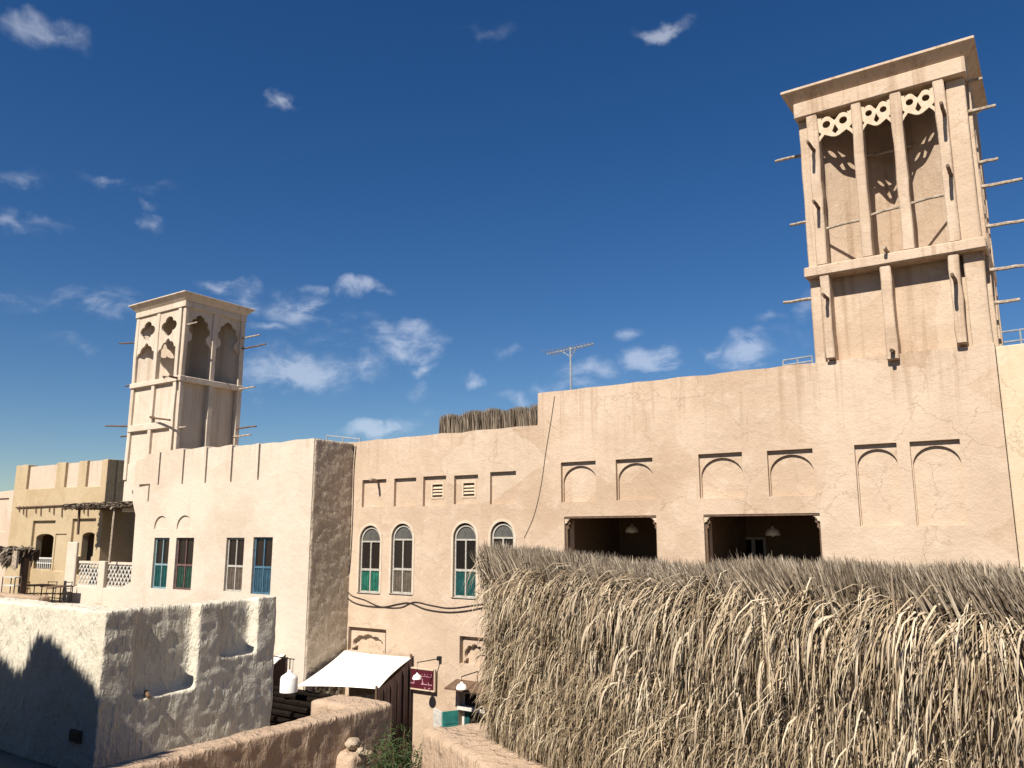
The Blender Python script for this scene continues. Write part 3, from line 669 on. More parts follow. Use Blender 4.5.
def key_plate(a, b_, z0, z1, ax, p0, p1):
    """side bays: a keyhole head with many lobes"""
    c = (a+b_)/2; w = b_-a; h = z1-z0
    R_ = [(.5, -.06), (.5, .45), (.43, .50), (.33, .53), (.27, .58), (.30, .63), (.39, .655), (.42, .70), (.40, .745), (.33, .77), (.33, .81), (.29, .85), (.19, .86), (.15, .90), (.08, .915), (0, .935)]
    pts = [(c+u*w*1.0, z0+v*h) for u, v in R_]; pts += [(2*c-u, v) for u, v in pts[:-1][::-1]]
    cc = B().prism(pts, p0-.1, p1+.1, ax)
    return wall('foil_panel', rect(a, b_, z0, z1), p0, p1, 'cream', T2, (cc,), ax, bevel=0)
pz0 = fy(160, 352, uy0).z
for a, b_ in ((ux0+.17, mx-.09), (mx+.09, ux1-.41)):
    foil_plate(a, b_, vmid+.115, vo_+.002, 'y', uy0+.03, uy0+.10)
    foil_plate(a, b_, vmid+.115, vo_+.002, 'y', uy1-.10, uy1-.03)
for a, b_ in ((uy0+.16, my-.09), (my+.07, uy1-.19)):
    key_plate(a, b_, vmid+.115, vo_+.002, 'x', ux1-.14, ux1-.07)
    key_plate(a, b_, vmid+.115, vo_+.002, 'x', ux0+.05, ux0+.12)
B().box(ux0-2.2, ux1, 19.0, 19.5, 0, E+.839).build('base_wall', 'cream', T2)
# poles
for i, (px_, py_, d, L_, Y0) in enumerate(((137, 343, (-1, 0, .10), 1.45, 17.05), (128, 386, (-1, 0, .02), .75, 17.05), (127, 427, (-1, 0, .08), 1.9, 17.05), (127, 436, (-1, 0, .0), 1.0, 17.2))):
    p = fx(px_, py_, ux0); pole(T2, (ux0+.1, Y0, fy(px_, py_, Y0).z), d, L_, .035, 'brownwood', 60+i)
for i, (px_, py_, yy, L_) in enumerate(((252, 341, 2.5, 1.0), (252, 351, 2.55, 1.3), (248, 391, 2.5, .9), (246, 430, 2.5, 1.1), (246, 438, 2.45, .9), (189, 325, .12, .55), (181, 428, .1, .4))):
    p = fx(px_, py_, ux1); pole(T2, (ux1-.1, uy0+yy, p.z), (1, .05, .02), L_+.1, .035, 'brownwood' if i in (1, 3) else 'pole', 70+i)
for i, (px_, py_, L_) in enumerate(((177, 378, .5), (164, 377, .2), (151, 417, .2))):
    p = fy(px_, py_, uy0-.04); pole(T2, (p.x, uy0+.1, p.z), (.1, -1, .0), L_, .045, 'brownwood', 80+i)
B().tube([fy(150.5, 417.5, uy0-.1), fy(170, 420, uy0-.35)], .035, 7).build('pole', 'brownwood', T2)

# ================================================================ CREAM CORNER HOUSE
ch = thing('cream_house', (-23, 16.4, 0), 'cream corner house with notched parapet and four narrow rectangular windows', 'building')
YC = 16.4
def PC(px, py): v = fy(px, py, YC); return v.x, v.z
xl = -26.9; xr = -18.2
ztl, ztr = PC(152, 451.5)[1], PC(311, 438.5)[1]
out = [(-27.95, 0), (xr, 0), (xr, ztr)]
g = [(159.5, 485, 453), (183.5, 484, 449), (206.5, 483, 447), (232, 482, 445.5), (259, 480, 444)]
tops = wob(xr-.1, ztr, PC(259, 444)[0], PC(259, 444.5)[1], .3, .015, 11)
prevx = PC(259, 444)[0]
for k in range(4, -1, -1):
    x, ylo, yhi = g[k]; X, Z = PC(x, yhi)
    if k > 0: X2 = PC(g[k-1][0], 450)[0]
    else: X2 = PC(146, 450)[0]
    tops += [(X-.02, Z+.03)]+wob(X-.05, Z+.03, X2+.03, Z-.03, .3, .012, 12+k)[1:]
out += tops+[(PC(144, 454)[0], E+2.66), (PC(136, 458)[0], E+2.6), (PC(136, 458)[0], E+1.2)] + [(PC(136, 508)[0], E+.7), (PC(130, 590)[0], E-1.6), (-27.95, E-1.9)]
c1, c2 = B(), B()
for (x, ylo, yhi) in g:
    X = PC(x, (ylo+yhi)/2)[0]; zlo = PC(x, ylo)[1]; lean = PC(x, ylo)[0]-PC(x, yhi)[0]
    c1.prism([(X-.05, zlo), (X+.035, zlo), (X+.045, E+4), (X-.065, E+4)], YC-.2, YC+.13)
cw = []
for (x0, x1, y0, y1) in ((153, 167.8, 538, 588), (175, 192.5, 538, 589), (225.5, 243, 538, 591), (252.5, 271.5, 537.5, 593.5)):
    a = PC(x0, 560)[0]; b_ = PC(x1, 560)[0]; z1 = PC(x0, y0)[1]; z0 = PC(x0, y1)[1]
    c1.prism(rect(a-.01, b_+.01, z0-.01, z1+.01), YC-.2, YC+.30); cw.append((a, b_, z0, z1))
for (x0, x1, y0, y1) in ((154.5, 168, 516, 529), (177, 192, 515.5, 529)):
    a = PC(x0, 522)[0]; b_ = PC(x1, 522)[0]; z1 = PC(x0, y0)[1]; z0 = PC(x0, y1)[1]
    c2.prism(arch(a, b_, z0, z1, rise=(z1-z0)*.8), YC-.2, YC+.05)
# small stepped panel at the upper left
a, zt_ = PC(139, 487)[0], PC(145, 484)[1]; b_ = PC(150, 485)[0]
c2.prism([(a, zt_-.10), (b_-.08, zt_-.06), (b_-.08, zt_-.62), (b_, zt_-.62), (b_, zt_), (a, zt_)], YC-.2, YC+.08)
wall('front_wall', out, YC, YC+.45, 'cream', ch, (c1, c2), bevel=.022)
adobe('side_wall', [(xr-.43, xr+.03, YC+.025, 22, 0, ztr+.0)], 'creamrough', ch, voxel=.045, amp=.018, size=.25, smooth_it=1, amp2=.012)
B().box(xl-1.5, xr-.45, YC+.451, 22, E+1.6, E+1.85).build('roof', 'cream', ch)
B().box(xl-1.55, xl-1.2, YC+.452, 22, 0, E-2.6).build('side_wall', 'cream', ch)
B().box(xl-1.2, xr-.45, 21.6, 22.002, 0, E+2.6).build('rear_wall', 'cream', ch)
for (a, b_, z0, z1), s in zip(cw, (('lightblue', 'glass', 'teal', 'narrow window with pale blue frame and teal lower panels'), ('mauve', 'glass', 'palegreen', 'narrow window with mauve brown frame and green lower panels'),
                                  ('agedwhite', 'glass', 'greybrown', 'narrow window with white frame and grey brown lower panels'), ('lightblue2', 'glass', 'blue', 'narrow window with blue frame and blue lower panels'))):
    window(ch, a+.005, b_-.005, z0, z1-.004, YC+.07, False, s[0], s[1], s[2], split=.47, label=s[3], fw=.045)

# ================================================================ YELLOW HOUSE, BALCONY, PINK HOUSE
YY = 18.0
yh = thing('mud_house', (-36, YY, 0), 'yellow mud plastered house with panelled parapet behind the roof terrace', 'building')
def PY(px, py): v = fy(px, py, YY); return v.x, v.z
yx0 = PY(16, 470)[0]; yx1 = PY(108, 460)[0]
zt0 = PY(18, 465.5)[1]; zt1 = PY(112, 458.5)[1]
c1, c2 = B(), B(); ypan = []
for (x0, x1, y0, y1) in ((27.3, 56, 450, 489.5), (64.8, 78, 450, 487.5), (86, 101, 450, 487)):
    c1.prism(rect(PY(x0, 475)[0], PY(x1, 475)[0], PY(x0, y1)[1], E+5), YY-.2, YY+.6)
    ypan.append((PY(x0, 475)[0], PY(x1, 475)[0], PY(x0, y1)[1]))
for (x0, x1, y0, y1) in ((31, 53.5, 521, 600), (70.5, 94, 519, 556)):
    c1.prism(rect(PY(x0, 540)[0], PY(x1, 540)[0], PY(x0, y1)[1], PY(x0, y0)[1]), YY-.2, YY+.12)
for (x0, x1, y0, y1) in ((32, 49.5, 534, 569), (78, 91.5, 532.5, 575)):
    a = PY(x0, 550)[0]; b_ = PY(x1, 550)[0]
    c2.prism(arch(a, b_, PY(x0, y1)[1], PY(x0, y0)[1], rise=.18), YY-.3, YY+.7)
c2.prism(rect(PY(54, 550)[0], PY(65, 550)[0], PY(52, 571)[1], PY(52, 534)[1]), YY-.3, YY+.05)
# crenel tops sit lower than the piers
out = [(yx0, 0), (yx1, 0), (yx1, zt1)]+wob(yx1-.1, zt1, yx0, zt0, .35, .015, 21)
wall('front_wall', out, YY, YY+.4, 'yellow', yh, (c1, c2), bevel=.02)
for a, b_, zz in ypan: B().box(a-.01, b_+.01, YY+.12, YY+.3, zz-.02, zt0-.10).build('parapet_panel', 'pink', yh)
B().box(yx1-.42, yx1-.003, YY+.401, 24, 0, zt1-.01).build('side_wall', 'yellow', yh)
B().box(yx0+.003, yx0+.4, YY+.401, 24, 0, zt0-.01).build('side_wall', 'yellow', yh); B().box(yx0+.4, yx1-.42, 23.6, 24, 0, zt0-.05).build('rear_wall', 'yellow', yh)
B().box(yx0+.4, yx1-.42, YY+.402, 23.6, E+1.6, E+1.8).build('roof', 'yellow', yh)
B().box(yx0+.4, yx1-.42, YY+2.4, YY+2.55, E-2.3, E+1.6).build('inner_wall', 'inner', yh); B().box(yx0+.4, yx1-.42, YY+.403, YY+2.4, E-2.6, E-2.3).build('inner_floor', 'inner', yh)
tt = [fy(x_, 507.5-.045*(x_-16), YY-.05) for x_ in (16, 30, 45, 60, 75)]
B().tube(tt, .03, 6).build('conduit', 'brownwood', yh)
for i, px_ in enumerate((19.5, 23.5, 26.5, 36, 41, 49.5, 54, 62, 84, 88)):
    p = fy(px_, 506, YY-.04); q_ = fy(px_-.3, 512+(i*37 % 5)*1.3, YY-.04)
    B().tube([p, q_], .022, 5).build('hanging_rod', 'brownwood', yh)
gx0, gx1 = PY(33, 560)[0], PY(49, 560)[0]; gz0, gz1 = PY(40, 569)[1], PY(40, 557.5)[1]
q = B(); q.box(gx0, gx1, YY+.16, YY+.21, gz1-.06, gz1); q.box(gx0, gx1, YY+.16, YY+.21, (gz0+gz1)/2-.02, (gz0+gz1)/2+.02)
gr = q.build('balustrade', 'white', yh)
for i in range(8):
    u = gx0+(gx1-gx0)*(i+.5)/8; B().box(u-.022, u+.022, YY+.165, YY+.205, gz0, gz1-.06).build('baluster', 'white', gr)

YB = 17.0
def PB(px, py): v = fy(px, py, YB); return v.x, v.z
bal = thing('balcony', (-30, YB, E-2.5), 'cream balcony with diamond lattice panels beside the cream corner house', 'balcony')
bz1 = PB(100, 561.5)[1]; bz0 = PB(100, 587.5)[1]
B().box(PB(66, 580)[0], PB(131, 580)[0], YB-.02, YB+.9, E-6.8, bz0-.004).build('balcony_wall', 'cream', bal, bevel=.015)
B().box(PB(67, 560)[0], PB(76.5, 560)[0], YB-.05, YB+.06, bz0-.6, PB(70, 542)[1]).build('pillar', 'cream', bal, bevel=.03)
B().box(PB(99.8, 560)[0], PB(106, 560)[0], YB-.04, YB+.12, bz0-.6, bz1+.02).build('pillar', 'cream', bal, bevel=.02)
for (x0, x1) in ((76.8, 99.5), (106.2, 131)):
    a, b_ = PB(x0, 575)[0], PB(x1, 575)[0]
    fr = B().box(a, b_, YB+.04, YB+.14, bz1-.09, bz1); fr.box(a, b_, YB+.05, YB+.13, bz0-.004, bz0+.06)
    lat = fr.build('lattice_frame', 'cream', bal, org=(a, YB, bz0))
    n = 9; h_ = bz1-.09-bz0-.06; stp = (b_-a)/7
    for sgn in (1, -1):
        for k in range(-8, 8):
            xa = a+k*stp if sgn > 0 else a+(k+8-.5)*stp-0*stp
            p0 = Vector((xa, 0, bz0+.06)); p1 = Vector((xa+sgn*h_*.8, 0, bz1-.09))
            t0, t1 = 0., 1.
            d = p1.x-p0.x
            ta, tb = (a-p0.x)/d, (b_-p0.x)/d
            if ta > tb: ta, tb = tb, ta
            t0, t1 = max(0, ta), min(1, tb)
            if t1-t0 < .06: continue
            q0 = p0.lerp(p1, t0); q1 = p0.lerp(p1, t1); yy = YB+.075 if sgn > 0 else YB+.095
            q0.y = yy; q1.y = yy
            n_ = Vector((-(q1.z-q0.z), 0, q1.x-q0.x)).normalized()*.022
            B().prism([((q0+n_).x, (q0+n_).z), ((q1+n_).x, (q1+n_).z), ((q1-n_).x, (q1-n_).z), ((q0-n_).x, (q0-n_).z)], yy-.01, yy+.01).build('lattice_slat', 'white', lat)
B().box(-33.4, -28.3, YB+.9, 24, E-6.8, E-2.3).build('balcony_floor', 'cream', bal)

# thatched pergola over the balcony
pg = thing('pergola', (-30.5, 17.0, E-2.3), 'flat pergola roofed with dark thatch above the lattice balcony', 'pergola')
def strip_mesh(P0, D, W, Ln, bend, nseg, name, fold=0.0, rng=RNG, twist=None):
    """ribbons: P0 roots (n,3), D start directions, W widths, Ln lengths, bend (n,3) added to direction along the length"""
    n = len(P0); pts = np.zeros((n, nseg+1, 3)); pts[:, 0] = P0; d = D/np.linalg.norm(D, axis=1, keepdims=True); dirs = np.zeros_like(pts); dirs[:, 0] = d
    for i in range(nseg):
        pts[:, i+1] = pts[:, i]+d*(Ln/nseg)[:, None]
        d = d+bend/nseg; d = d/np.linalg.norm(d, axis=1, keepdims=True); dirs[:, i+1] = d
    side0 = rng.normal(size=(n, 3)) if twist is None else twist
    wprof = np.interp(np.linspace(0, 1, nseg+1), [0, .25, .8, 1], [.7, 1, .8, .12])
    side = side0[:, None, :]-np.sum(side0[:, None, :]*dirs, axis=2, keepdims=True)*dirs
    side /= np.linalg.norm(side, axis=2, keepdims=True)+1e-9
    nrm = np.cross(side, dirs)
    hw = (W[:, None]*wprof[None, :]/2)[:, :, None]
    if fold:
        V = np.stack([pts-side*hw+nrm*hw*fold, pts, pts+side*hw+nrm*hw*fold], axis=2); k = 3
    else:
        V = np.stack([pts-side*hw, pts+side*hw], axis=2); k = 2
    V = V.reshape(-1, 3); base = (np.arange(n)*(nseg+1)*k)[:, None, None]+(np.arange(nseg)*k)[None, :, None]
    quads = []
    for j in range(k-1):
        quads.append(np.stack([base[:, :, 0]+j, base[:, :, 0]+j+1, base[:, :, 0]+k+j+1, base[:, :, 0]+k+j], axis=2))
    Q = np.concatenate([q.reshape(-1, 4) for q in quads])
    me = bpy.data.meshes.new(name); nv, nf = len(V), len(Q)
    me.vertices.add(nv); me.vertices.foreach_set('co', V.astype(np.float32).ravel())
    me.loops.add(nf*4); me.loops.foreach_set('vertex_index', Q.astype(np.int32).ravel())
    me.polygons.add(nf); me.polygons.foreach_set('loop_start', (np.arange(nf)*4).astype(np.int32))
    me.update(calc_edges=True); me.validate(); me.shade_smooth()
    return me
def strips(name, mat, parent, org, P0, D, W, Ln, bend, nseg=4, fold=0.0, kind='stuff', twist=None):
    me = strip_mesh(np.asarray(P0)-np.asarray(org), D, W, Ln, bend, nseg, name, fold, twist=twist); me.materials.append(M[mat])
    o = bpy.data.objects.new(name, me); link(o, parent, org)
    if kind: o['kind'] = kind
    return o
def U(a, b, n): return RNG.uniform(a, b, n)
pz = fy(100, 505, 16.9).z; pxa, pxb = fy(66, 504, 16.6).x, fy(135, 504, 16.6).x
B().box(pxa, pxb, 16.65, 19.2, pz-.13, pz+.05).build('roof_mat', 'core', pg)
n = 5200
P0 = np.stack([U(pxa, pxb, n), 16.6+2.6*RNG.random(n)**2, U(pz-.12, pz+.07, n)], 1)
D = np.stack([U(-1, 1, n), U(-1.2, .2, n), U(-.18, .08, n)], 1); strips('thatch', 'thatch_grey', pg, (pxa, 16.6, pz), P0, D, U(.03, .07, n), U(.08, .20, n), np.stack([U(-.2, .2, n), U(-.2, .2, n), U(-.4, -.1, n)], 1), 3)
for i in range(7):
    yy = 16.6+.4*i; B().tube([(pxa-.1, yy, pz-.09), (pxb+.05, yy, pz-.08)], .04, 6).build('rafter', 'brownwood', pg)
pp = fy(111.5, 540, 16.75); B().tube([(pp.x, 16.75, bz1-.02), (pp.x+.04, 16.75, pz-.05)], .05, 8).build('post', 'pole', pg)
pp = fy(77.5, 540, 16.8); B().tube([(pp.x-.1, 16.85, pz-1.1), (pp.x-.08, 16.8, pz-.05)], .05, 8).build('post', 'brownwood', pg)

pk = thing('pink_house', (-46, 19, 0), 'pale pink house at the far left edge behind the yellow mud house', 'building')
c1 = B(); v0 = fy(-30, 500, 19); v1 = fy(9, 498, 19)
c1.prism(rect(v0.x, v1.x, v1.z-1.6, v1.z), 18.8, 19.08)
v = fy(5, 491, 19)
wall('front_wall', [(-60, 0), (fy(16.5, 500, 19).x+.6, 0), (fy(16.5, 500, 19).x+.6, v.z)]+wob(fy(16, 500, 19).x, v.z, -60, v.z, .6, .02, 31), 19, 19.4, 'pink', pk, (c1,))
B().box(-60, -41, 19.41, 26, 0, v.z-.6).build('house_block', 'pink', pk)

# roof terrace of the yellow house, its furniture and thatched kiosk
tz = E-2.62
ter = B().box(-60, -28.35, 10.0, 17.95, 0, tz).build('roof_terrace', 'floor', kind='structure')
gw = adobe('terrace_wall', [(-40.5, -27.6, 13.6, 14.0, tz-.2, fy(60, 597.5, 13.8).z)], 'mud', voxel=.06, amp=.04, size=.8, label='low grey brown weathered parapet edging the far roof terrace', cat='wall', org=(-34, 13.8, tz))
def table(px, w, label, h=.74, y=16.3, tw=.8):
    p = fy(px, 590, y); t = thing('table', (p.x, y, tz), label, 'table', 'tables on the far terrace')
    x0, x1 = p.x-w/2, p.x+w/2
    B().box(x0, x1, y-tw/2, y+tw/2, tz+h-.035, tz+h).build('tabletop', 'brownwood', t)
    for a in (x0+.05, x1-.05):
        for b_ in (y-tw/2+.05, y+tw/2-.05): B().tube([(a, b_, tz), (a, b_, tz+h-.035)], .02, 6).build('leg', 'black', t)
    B().box(x0+.05, x1-.05, y-.01, y+.01, tz+.28, tz+.31).build('stretcher', 'black', t)
    return t
table(38, .95, 'small dark table on the far terrace, left one beside the kiosk'); table(57, .95, 'small dark table on the far terrace, right one below the plaster panel')
def chair(px, y, rz, label):
    p = fy(px, 590, y); t = thing('chair', (p.x, y, tz), label, 'chair', 'chairs on the far terrace')
    ca, sa = math.cos(rz), math.sin(rz)
    def W_(u, v, z): return (p.x+u*ca-v*sa, y+u*sa+v*ca, tz+z)
    q = [W_(-.21, -.21, 0), W_(.21, -.21, 0), W_(.21, .21, 0), W_(-.21, .21, 0)]
    B().prism([(a[0], a[1]) for a in q], tz+.43, tz+.46, 'z').build('seat', 'brownwood', t)
    for u, v in ((-.2, -.2), (.2, -.2)): B().tube([W_(u, v, 0), W_(u, v, .43)], .014, 6).build('leg', 'black', t)
    for u, v in ((-.2, .2), (.2, .2)): B().tube([W_(u, v, 0), W_(u, v+.0, .45), W_(u*.95, v+.06, .88)], .014, 6).build('leg', 'black', t)
    b = B(); 
    for zz in (.62, .74, .86): b.tube([W_(-.19, .235, zz), W_(.19, .235, zz)], .014, 6)
    b.build('backrest', 'black', t)
chair(47, 16.2, .4, 'black metal chair between the two small tables on the far terrace'); chair(33, 15.9, 2.2, 'black metal chair beside the dark kiosk post'); chair(62, 16.5, -1.2, 'black metal chair nearest the cream balcony pillar')

kio = thing('thatched_shade', (-37, 15.4, tz), 'shaggy dark thatched shade at the left edge of the far terrace', 'shade')
kz = fy(15, 547, 15.4).z; kx0, kx1 = fy(-40, 555, 15.0).x, fy(17, 555, 15.0).x
n = 2200
P0 = np.stack([U(kx0, kx1, n), U(14.9, 15.8, n), kz-U(0, .45, n)], 1)
D = np.stack([U(-.5, .5, n), U(-1, -.1, n), U(-.6, .3, n)], 1); strips('thatch', 'thatch_grey', kio, (kx0, 15, kz), P0, D, U(.03, .07, n), U(.2, .5, n), np.stack([U(-.2, .2, n), U(-.2, .2, n), U(-3.0, -1.5, n)], 1), 4)
B().box(kx0, kx1, 14.95, 15.8, kz-.5, kz-.1).build('roof_mat', 'core', kio)
for k, px_ in enumerate((23, -18)):
    p = fy(px_, 580, 15.2); B().box(p.x-.1, p.x+.1, 15.1, 15.3, tz, kz-.4).build('post', 'wood', kio)
p = fy(15, 560, 14.85); B().box(p.x-.17, p.x+.17, 14.82, 14.9, kz-.75, kz-.12).build('hanging_mat', 'pole', kio)
# white stand under the shade
st = thing('display_rack', (fy(11, 590, 15).x, 15, tz), 'white wire rack standing under the dark thatched shade', 'rack')
ra, rb = fy(5, 585, 15).x, fy(17.5, 585, 15).x; q = B()
for a in (ra, rb):
    for b_ in (14.9, 15.2): q.tube([(a, b_, tz), (a, b_, tz+1.1)], .02, 6)
q.build('frame', 'black', st)
for i, zz in enumerate((.12, .45, .78, 1.08)): B().box(ra-.01, rb+.01, 14.9, 15.2, tz+zz, tz+zz+.03).build('shelf', 'white', st)
B().box(ra+.04, rb-.04, 14.95, 15.18, tz+.151, tz+.44).build('crate', 'white', st); 

# ================================================================ ROOFTOP THINGS
rt = thing('roof_screen', (-13, 19.2, zl-.6), 'low screen of upright dry palm stems on the roof left of the wall step', 'screen')
sx_a, sx_b = fy(443, 420, 19.2).x, fy(539.5, 420, 19.2).x; z_t = fy(500, 411, 19.2).z
n = 5200
X = U(sx_a, sx_b, n); P0 = np.stack([X, 19.2+U(-.12, .12, n), zl-.8+U(0, .7, n)], 1)
top = z_t+.03*np.sin(X*3)+.04*np.sin(X*7.7)+U(-.14, .08, n); D = np.stack([U(-.07, .07, n), U(-.06, .06, n), np.ones(n)], 1); strips('palm_stems', 'thatch_grey', rt, (sx_a, 19.2, zl), P0, D, U(.03, .075, n), np.maximum(.1, top-P0[:, 2]), np.stack([U(-.12, .12, n), U(-.1, .1, n), U(-.05, .05, n)], 1), 3)
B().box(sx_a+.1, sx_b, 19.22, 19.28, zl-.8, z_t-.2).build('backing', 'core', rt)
an = thing('antenna', (fy(571, 390, 19).x, 19, E+2.7), 'thin metal television aerial on the roof edge', 'antenna')
ax_ = fy(571, 390, 19).x; az_t = fy(571, 347, 19).z
B().tube([(ax_, 19, E+2.7), (ax_, 19, az_t)], .028, 6).build('mast', 'metal', an)
a = fy(547, 354, 19); b_ = fy(594, 343.5, 19); B().tube([a, b_], .018, 5).build('boom', 'metal', an)
for i in range(13):
    p = a.lerp(b_, .04+i*.075); l_ = .34-.014*i; B().tube([p+Vector((0, -l_, .01)), p+Vector((0, l_, .0))], .009, 5).build('element', 'metal', an)
p = a.lerp(b_, .42); B().tube([p+Vector((-.16, 0, -.02)), (ax_, 19, az_t-.28)], .014, 5).build('brace', 'metal', an); B().tube([p+Vector((.32, 0, 0)), (ax_, 19, az_t-.3)], .014, 5).build('brace', 'metal', an)
def railing(pts, posts, label, n_rails=2, gap=.28, r=.022):
    base = Vector(pts[0]); t = thing('railing', (base.x, base.y, base.z-.9), label, 'railing', 'metal railings on the roofs')
    for k in range(n_rails): B().tube([Vector(p)-Vector((0, 0, gap*k)) for p in pts], r, 6).build('rail', 'metal', t)
    for k in range(posts):
        u = k/(posts-1)*(len(pts)-1); i = min(int(u), len(pts)-2); p = Vector(pts[i]).lerp(Vector(pts[i+1]), u-i)
        B().tube([p, p-Vector((0, 0, .95))], r, 6).build('post', 'metal', t)
railing([fy(783, 360.5, 21), fy(812, 356, 21)], 3, 'short grey roof railing at the left foot of the tall wind tower', 2, .13)
railing([fy(1000, 332.5, 22), fy(1040, 327, 22)], 3, 'grey roof railing right of the tall wind tower', 2, .25)
railing([fy(327, 435.5, 19.5), fy(360, 439, 19.5)], 3, 'thin grey roof railing behind the cream corner house', 1, .1)
def cable(pts, r, label, Y=YW-.018):
    P_ = [fy(x, y, Y) for x, y in pts]; out_ = []
    for i in range(len(P_)-1):
        p0 = P_[max(i-1, 0)]; p1 = P_[i]; p2 = P_[i+1]; p3 = P_[min(i+2, len(P_)-1)]
        for k in range(5):
            t = k/5; out_.append(.5*((2*p1)+(p2-p0)*t+(2*p0-5*p1+4*p2-p3)*t*t+(3*p1-p0-3*p2+p3)*t**3))
    out_.append(P_[-1]); org = P_[len(P_)//2]
    o = B().tube(out_, r, 5).build('cable', 'cable', org=org); tag(o, label, 'cable', 'cables on the tan wall'); return o
cable([(354, 446), (352, 470), (350.5, 520), (348, 570), (346, 592), (350, 600), (362, 605), (382, 607), (398, 604), (410, 603), (425, 609), (445, 612), (465, 611), (490, 606)], .016, 'dark cable running down beside the shaded corner and along the tan wall')
cable([(356, 446), (354, 470), (352.5, 520), (350, 565), (347, 586), (351, 595), (365, 600), (380, 606.5), (400, 607.5), (414, 602), (430, 605), (450, 608), (475, 605), (490, 603)], .013, 'second thinner dark cable crossing above the first on the tan wall')
cable([(554.5, 396), (551, 420), (546, 450), (541, 485), (534, 515), (524, 538)], .006, 'thin loose cable slanting down the tan wall below the aerial')

# ================================================================ SAILS, LAMPS, SIGN
def sail(corners, name, label, sag=.25, n=14, parent=None, edge=.10):
    A_, B_, C_, D_ = [Vector(c) for c in corners]; b = B(); vs = []
    for i in range(n+1):
        for j in range(n+1):
            u, v = i/n, j/n
            # edges curve inwards, belly sags
            p = A_.lerp(B_, u).lerp(D_.lerp(C_, u), v)
            c = (A_+B_+C_+D_)/4
            pull = edge*(4*u*(1-u)*(1-2*min(v, 1-v))**2+4*v*(1-v)*(1-2*min(u, 1-u))**2)
            p = p.lerp(c, pull*.55); p.z -= sag*(4*u*(1-u))*(4*v*(1-v))
            vs.append(p)
    b.add(vs, [(i*(n+1)+j, i*(n+1)+j+1, (i+1)*(n+1)+j+1, (i+1)*(n+1)+j) for i in range(n) for j in range(n)])
    t = thing(name, tuple(A_), label, 'sail')
    o = b.build('canvas', 'canvas', t, smooth=True); sm = o.modifiers.new('solid', 'SOLIDIFY'); sm.thickness = .012
    return t
A_ = fx(345, 650, -18.1); A_.x = -18.1
Bc = fy(412.5, 657, YW-.06); Cc = fx(378, 689, Bc.x); Dc = fy(297, 686, 16.0)
s1 = sail([A_, Bc, Cc, Dc], 'shade_sail', 'large white canvas shade sail stretched between the houses above the alley', sag=.10, edge=.12)
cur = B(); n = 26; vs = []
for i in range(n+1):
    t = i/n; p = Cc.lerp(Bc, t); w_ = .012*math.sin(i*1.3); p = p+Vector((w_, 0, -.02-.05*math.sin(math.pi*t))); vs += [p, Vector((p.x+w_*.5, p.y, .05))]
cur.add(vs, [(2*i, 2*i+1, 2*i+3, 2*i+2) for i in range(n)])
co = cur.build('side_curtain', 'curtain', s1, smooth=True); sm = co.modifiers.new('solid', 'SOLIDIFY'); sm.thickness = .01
cf = B(); n = 30; vs = []  # dark sheet added below the sail's front edge in place of the shade there
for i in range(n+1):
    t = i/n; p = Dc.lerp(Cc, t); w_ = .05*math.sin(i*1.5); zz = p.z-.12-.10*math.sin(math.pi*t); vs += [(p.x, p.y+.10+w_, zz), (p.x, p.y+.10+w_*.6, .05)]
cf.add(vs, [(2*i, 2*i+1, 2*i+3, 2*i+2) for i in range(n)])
cfo = cf.build('front_shade_sheet', 'shadeblack', s1, smooth=True); sm = cfo.modifiers.new('solid', 'SOLIDIFY'); sm.thickness = .01
for q0 in (Bc, Cc): B().tube([q0+Vector((-.03, -.03, .08)), (q0.x-.03, q0.y-.03, 0)], .035, 8).build('post', 'brownwood', s1)
# shaded stall wall under the sail
a_ = fy(300, 684, 17.2)
s2a = fy(285, 653.5, 16.3); 
s2 = sail([fy(252, 662, 16.3), s2a, fx(270, 668, s2a.x), fy(246, 680, 14.8)], 'shade_sail', 'small white canvas shade just right of the whitewashed parapet', sag=.05, edge=.05)
q1 = fx(262, 676, s2a.x)
cv = B().add([s2a+Vector((0, .02, -.03)), q1, (q1.x, q1.y, 0), (s2a.x, s2a.y, 0)], [(0, 1, 2, 3)]).build('side_curtain', 'curtain', s2); sm = cv.modifiers.new('solid', 'SOLIDIFY'); sm.thickness = .02

def lamp(p, R, label, cage=True, group='white enamel alley lamps'):
    """dome or drum shade on an iron bracket with its post"""
    p = Vector(p); t = thing('hanging_lamp', tuple(p), label, 'lamp', group)
    if cage: prof = [(.02, R*1.45), (R*.2, R*1.4), (R*.28, R*1.15), (R*.6, R*.95), (R*.88, R*.75), (R*.98, R*.5), (R, -R*.95), (R*.96, -R*.95), (R*.96, R*.45), (R*.3, R*1.0)]
    else: prof = [(.01, R*1.3), (R*.15, R*1.25), (R*.3, R*.95), (R*.75, R*.75), (R*.97, R*.3), (R, 0), (R*.96, 0), (R*.9, R*.3), (R*.3, R*.85)]
    B().lathe(p.x, p.y, [(r, p.z+z) for r, z in prof], 24).build('lamp_shade', 'enamel', t, smooth=True)
    B().lathe(p.x, p.y, [(.0, p.z-R*.2), (R*.35, p.z-.0), (R*.25, p.z+R*.5), (0, p.z+R*.7)], 12).build('bulb', 'white', t, smooth=True)
    return t
lp = fy(289, 683, 12.5); l1 = lamp(lp, .19, 'white drum shaped lamp hanging just right of the whitewashed parapet')
b = B(); tp = lp+Vector((0, 0, .50)); b.tube([lp+Vector((0, 0, .27)), tp], .012, 6); b.tube([tp+Vector((-.12, 0, 0)), tp+Vector((.14, 0, 0))], .012, 6)
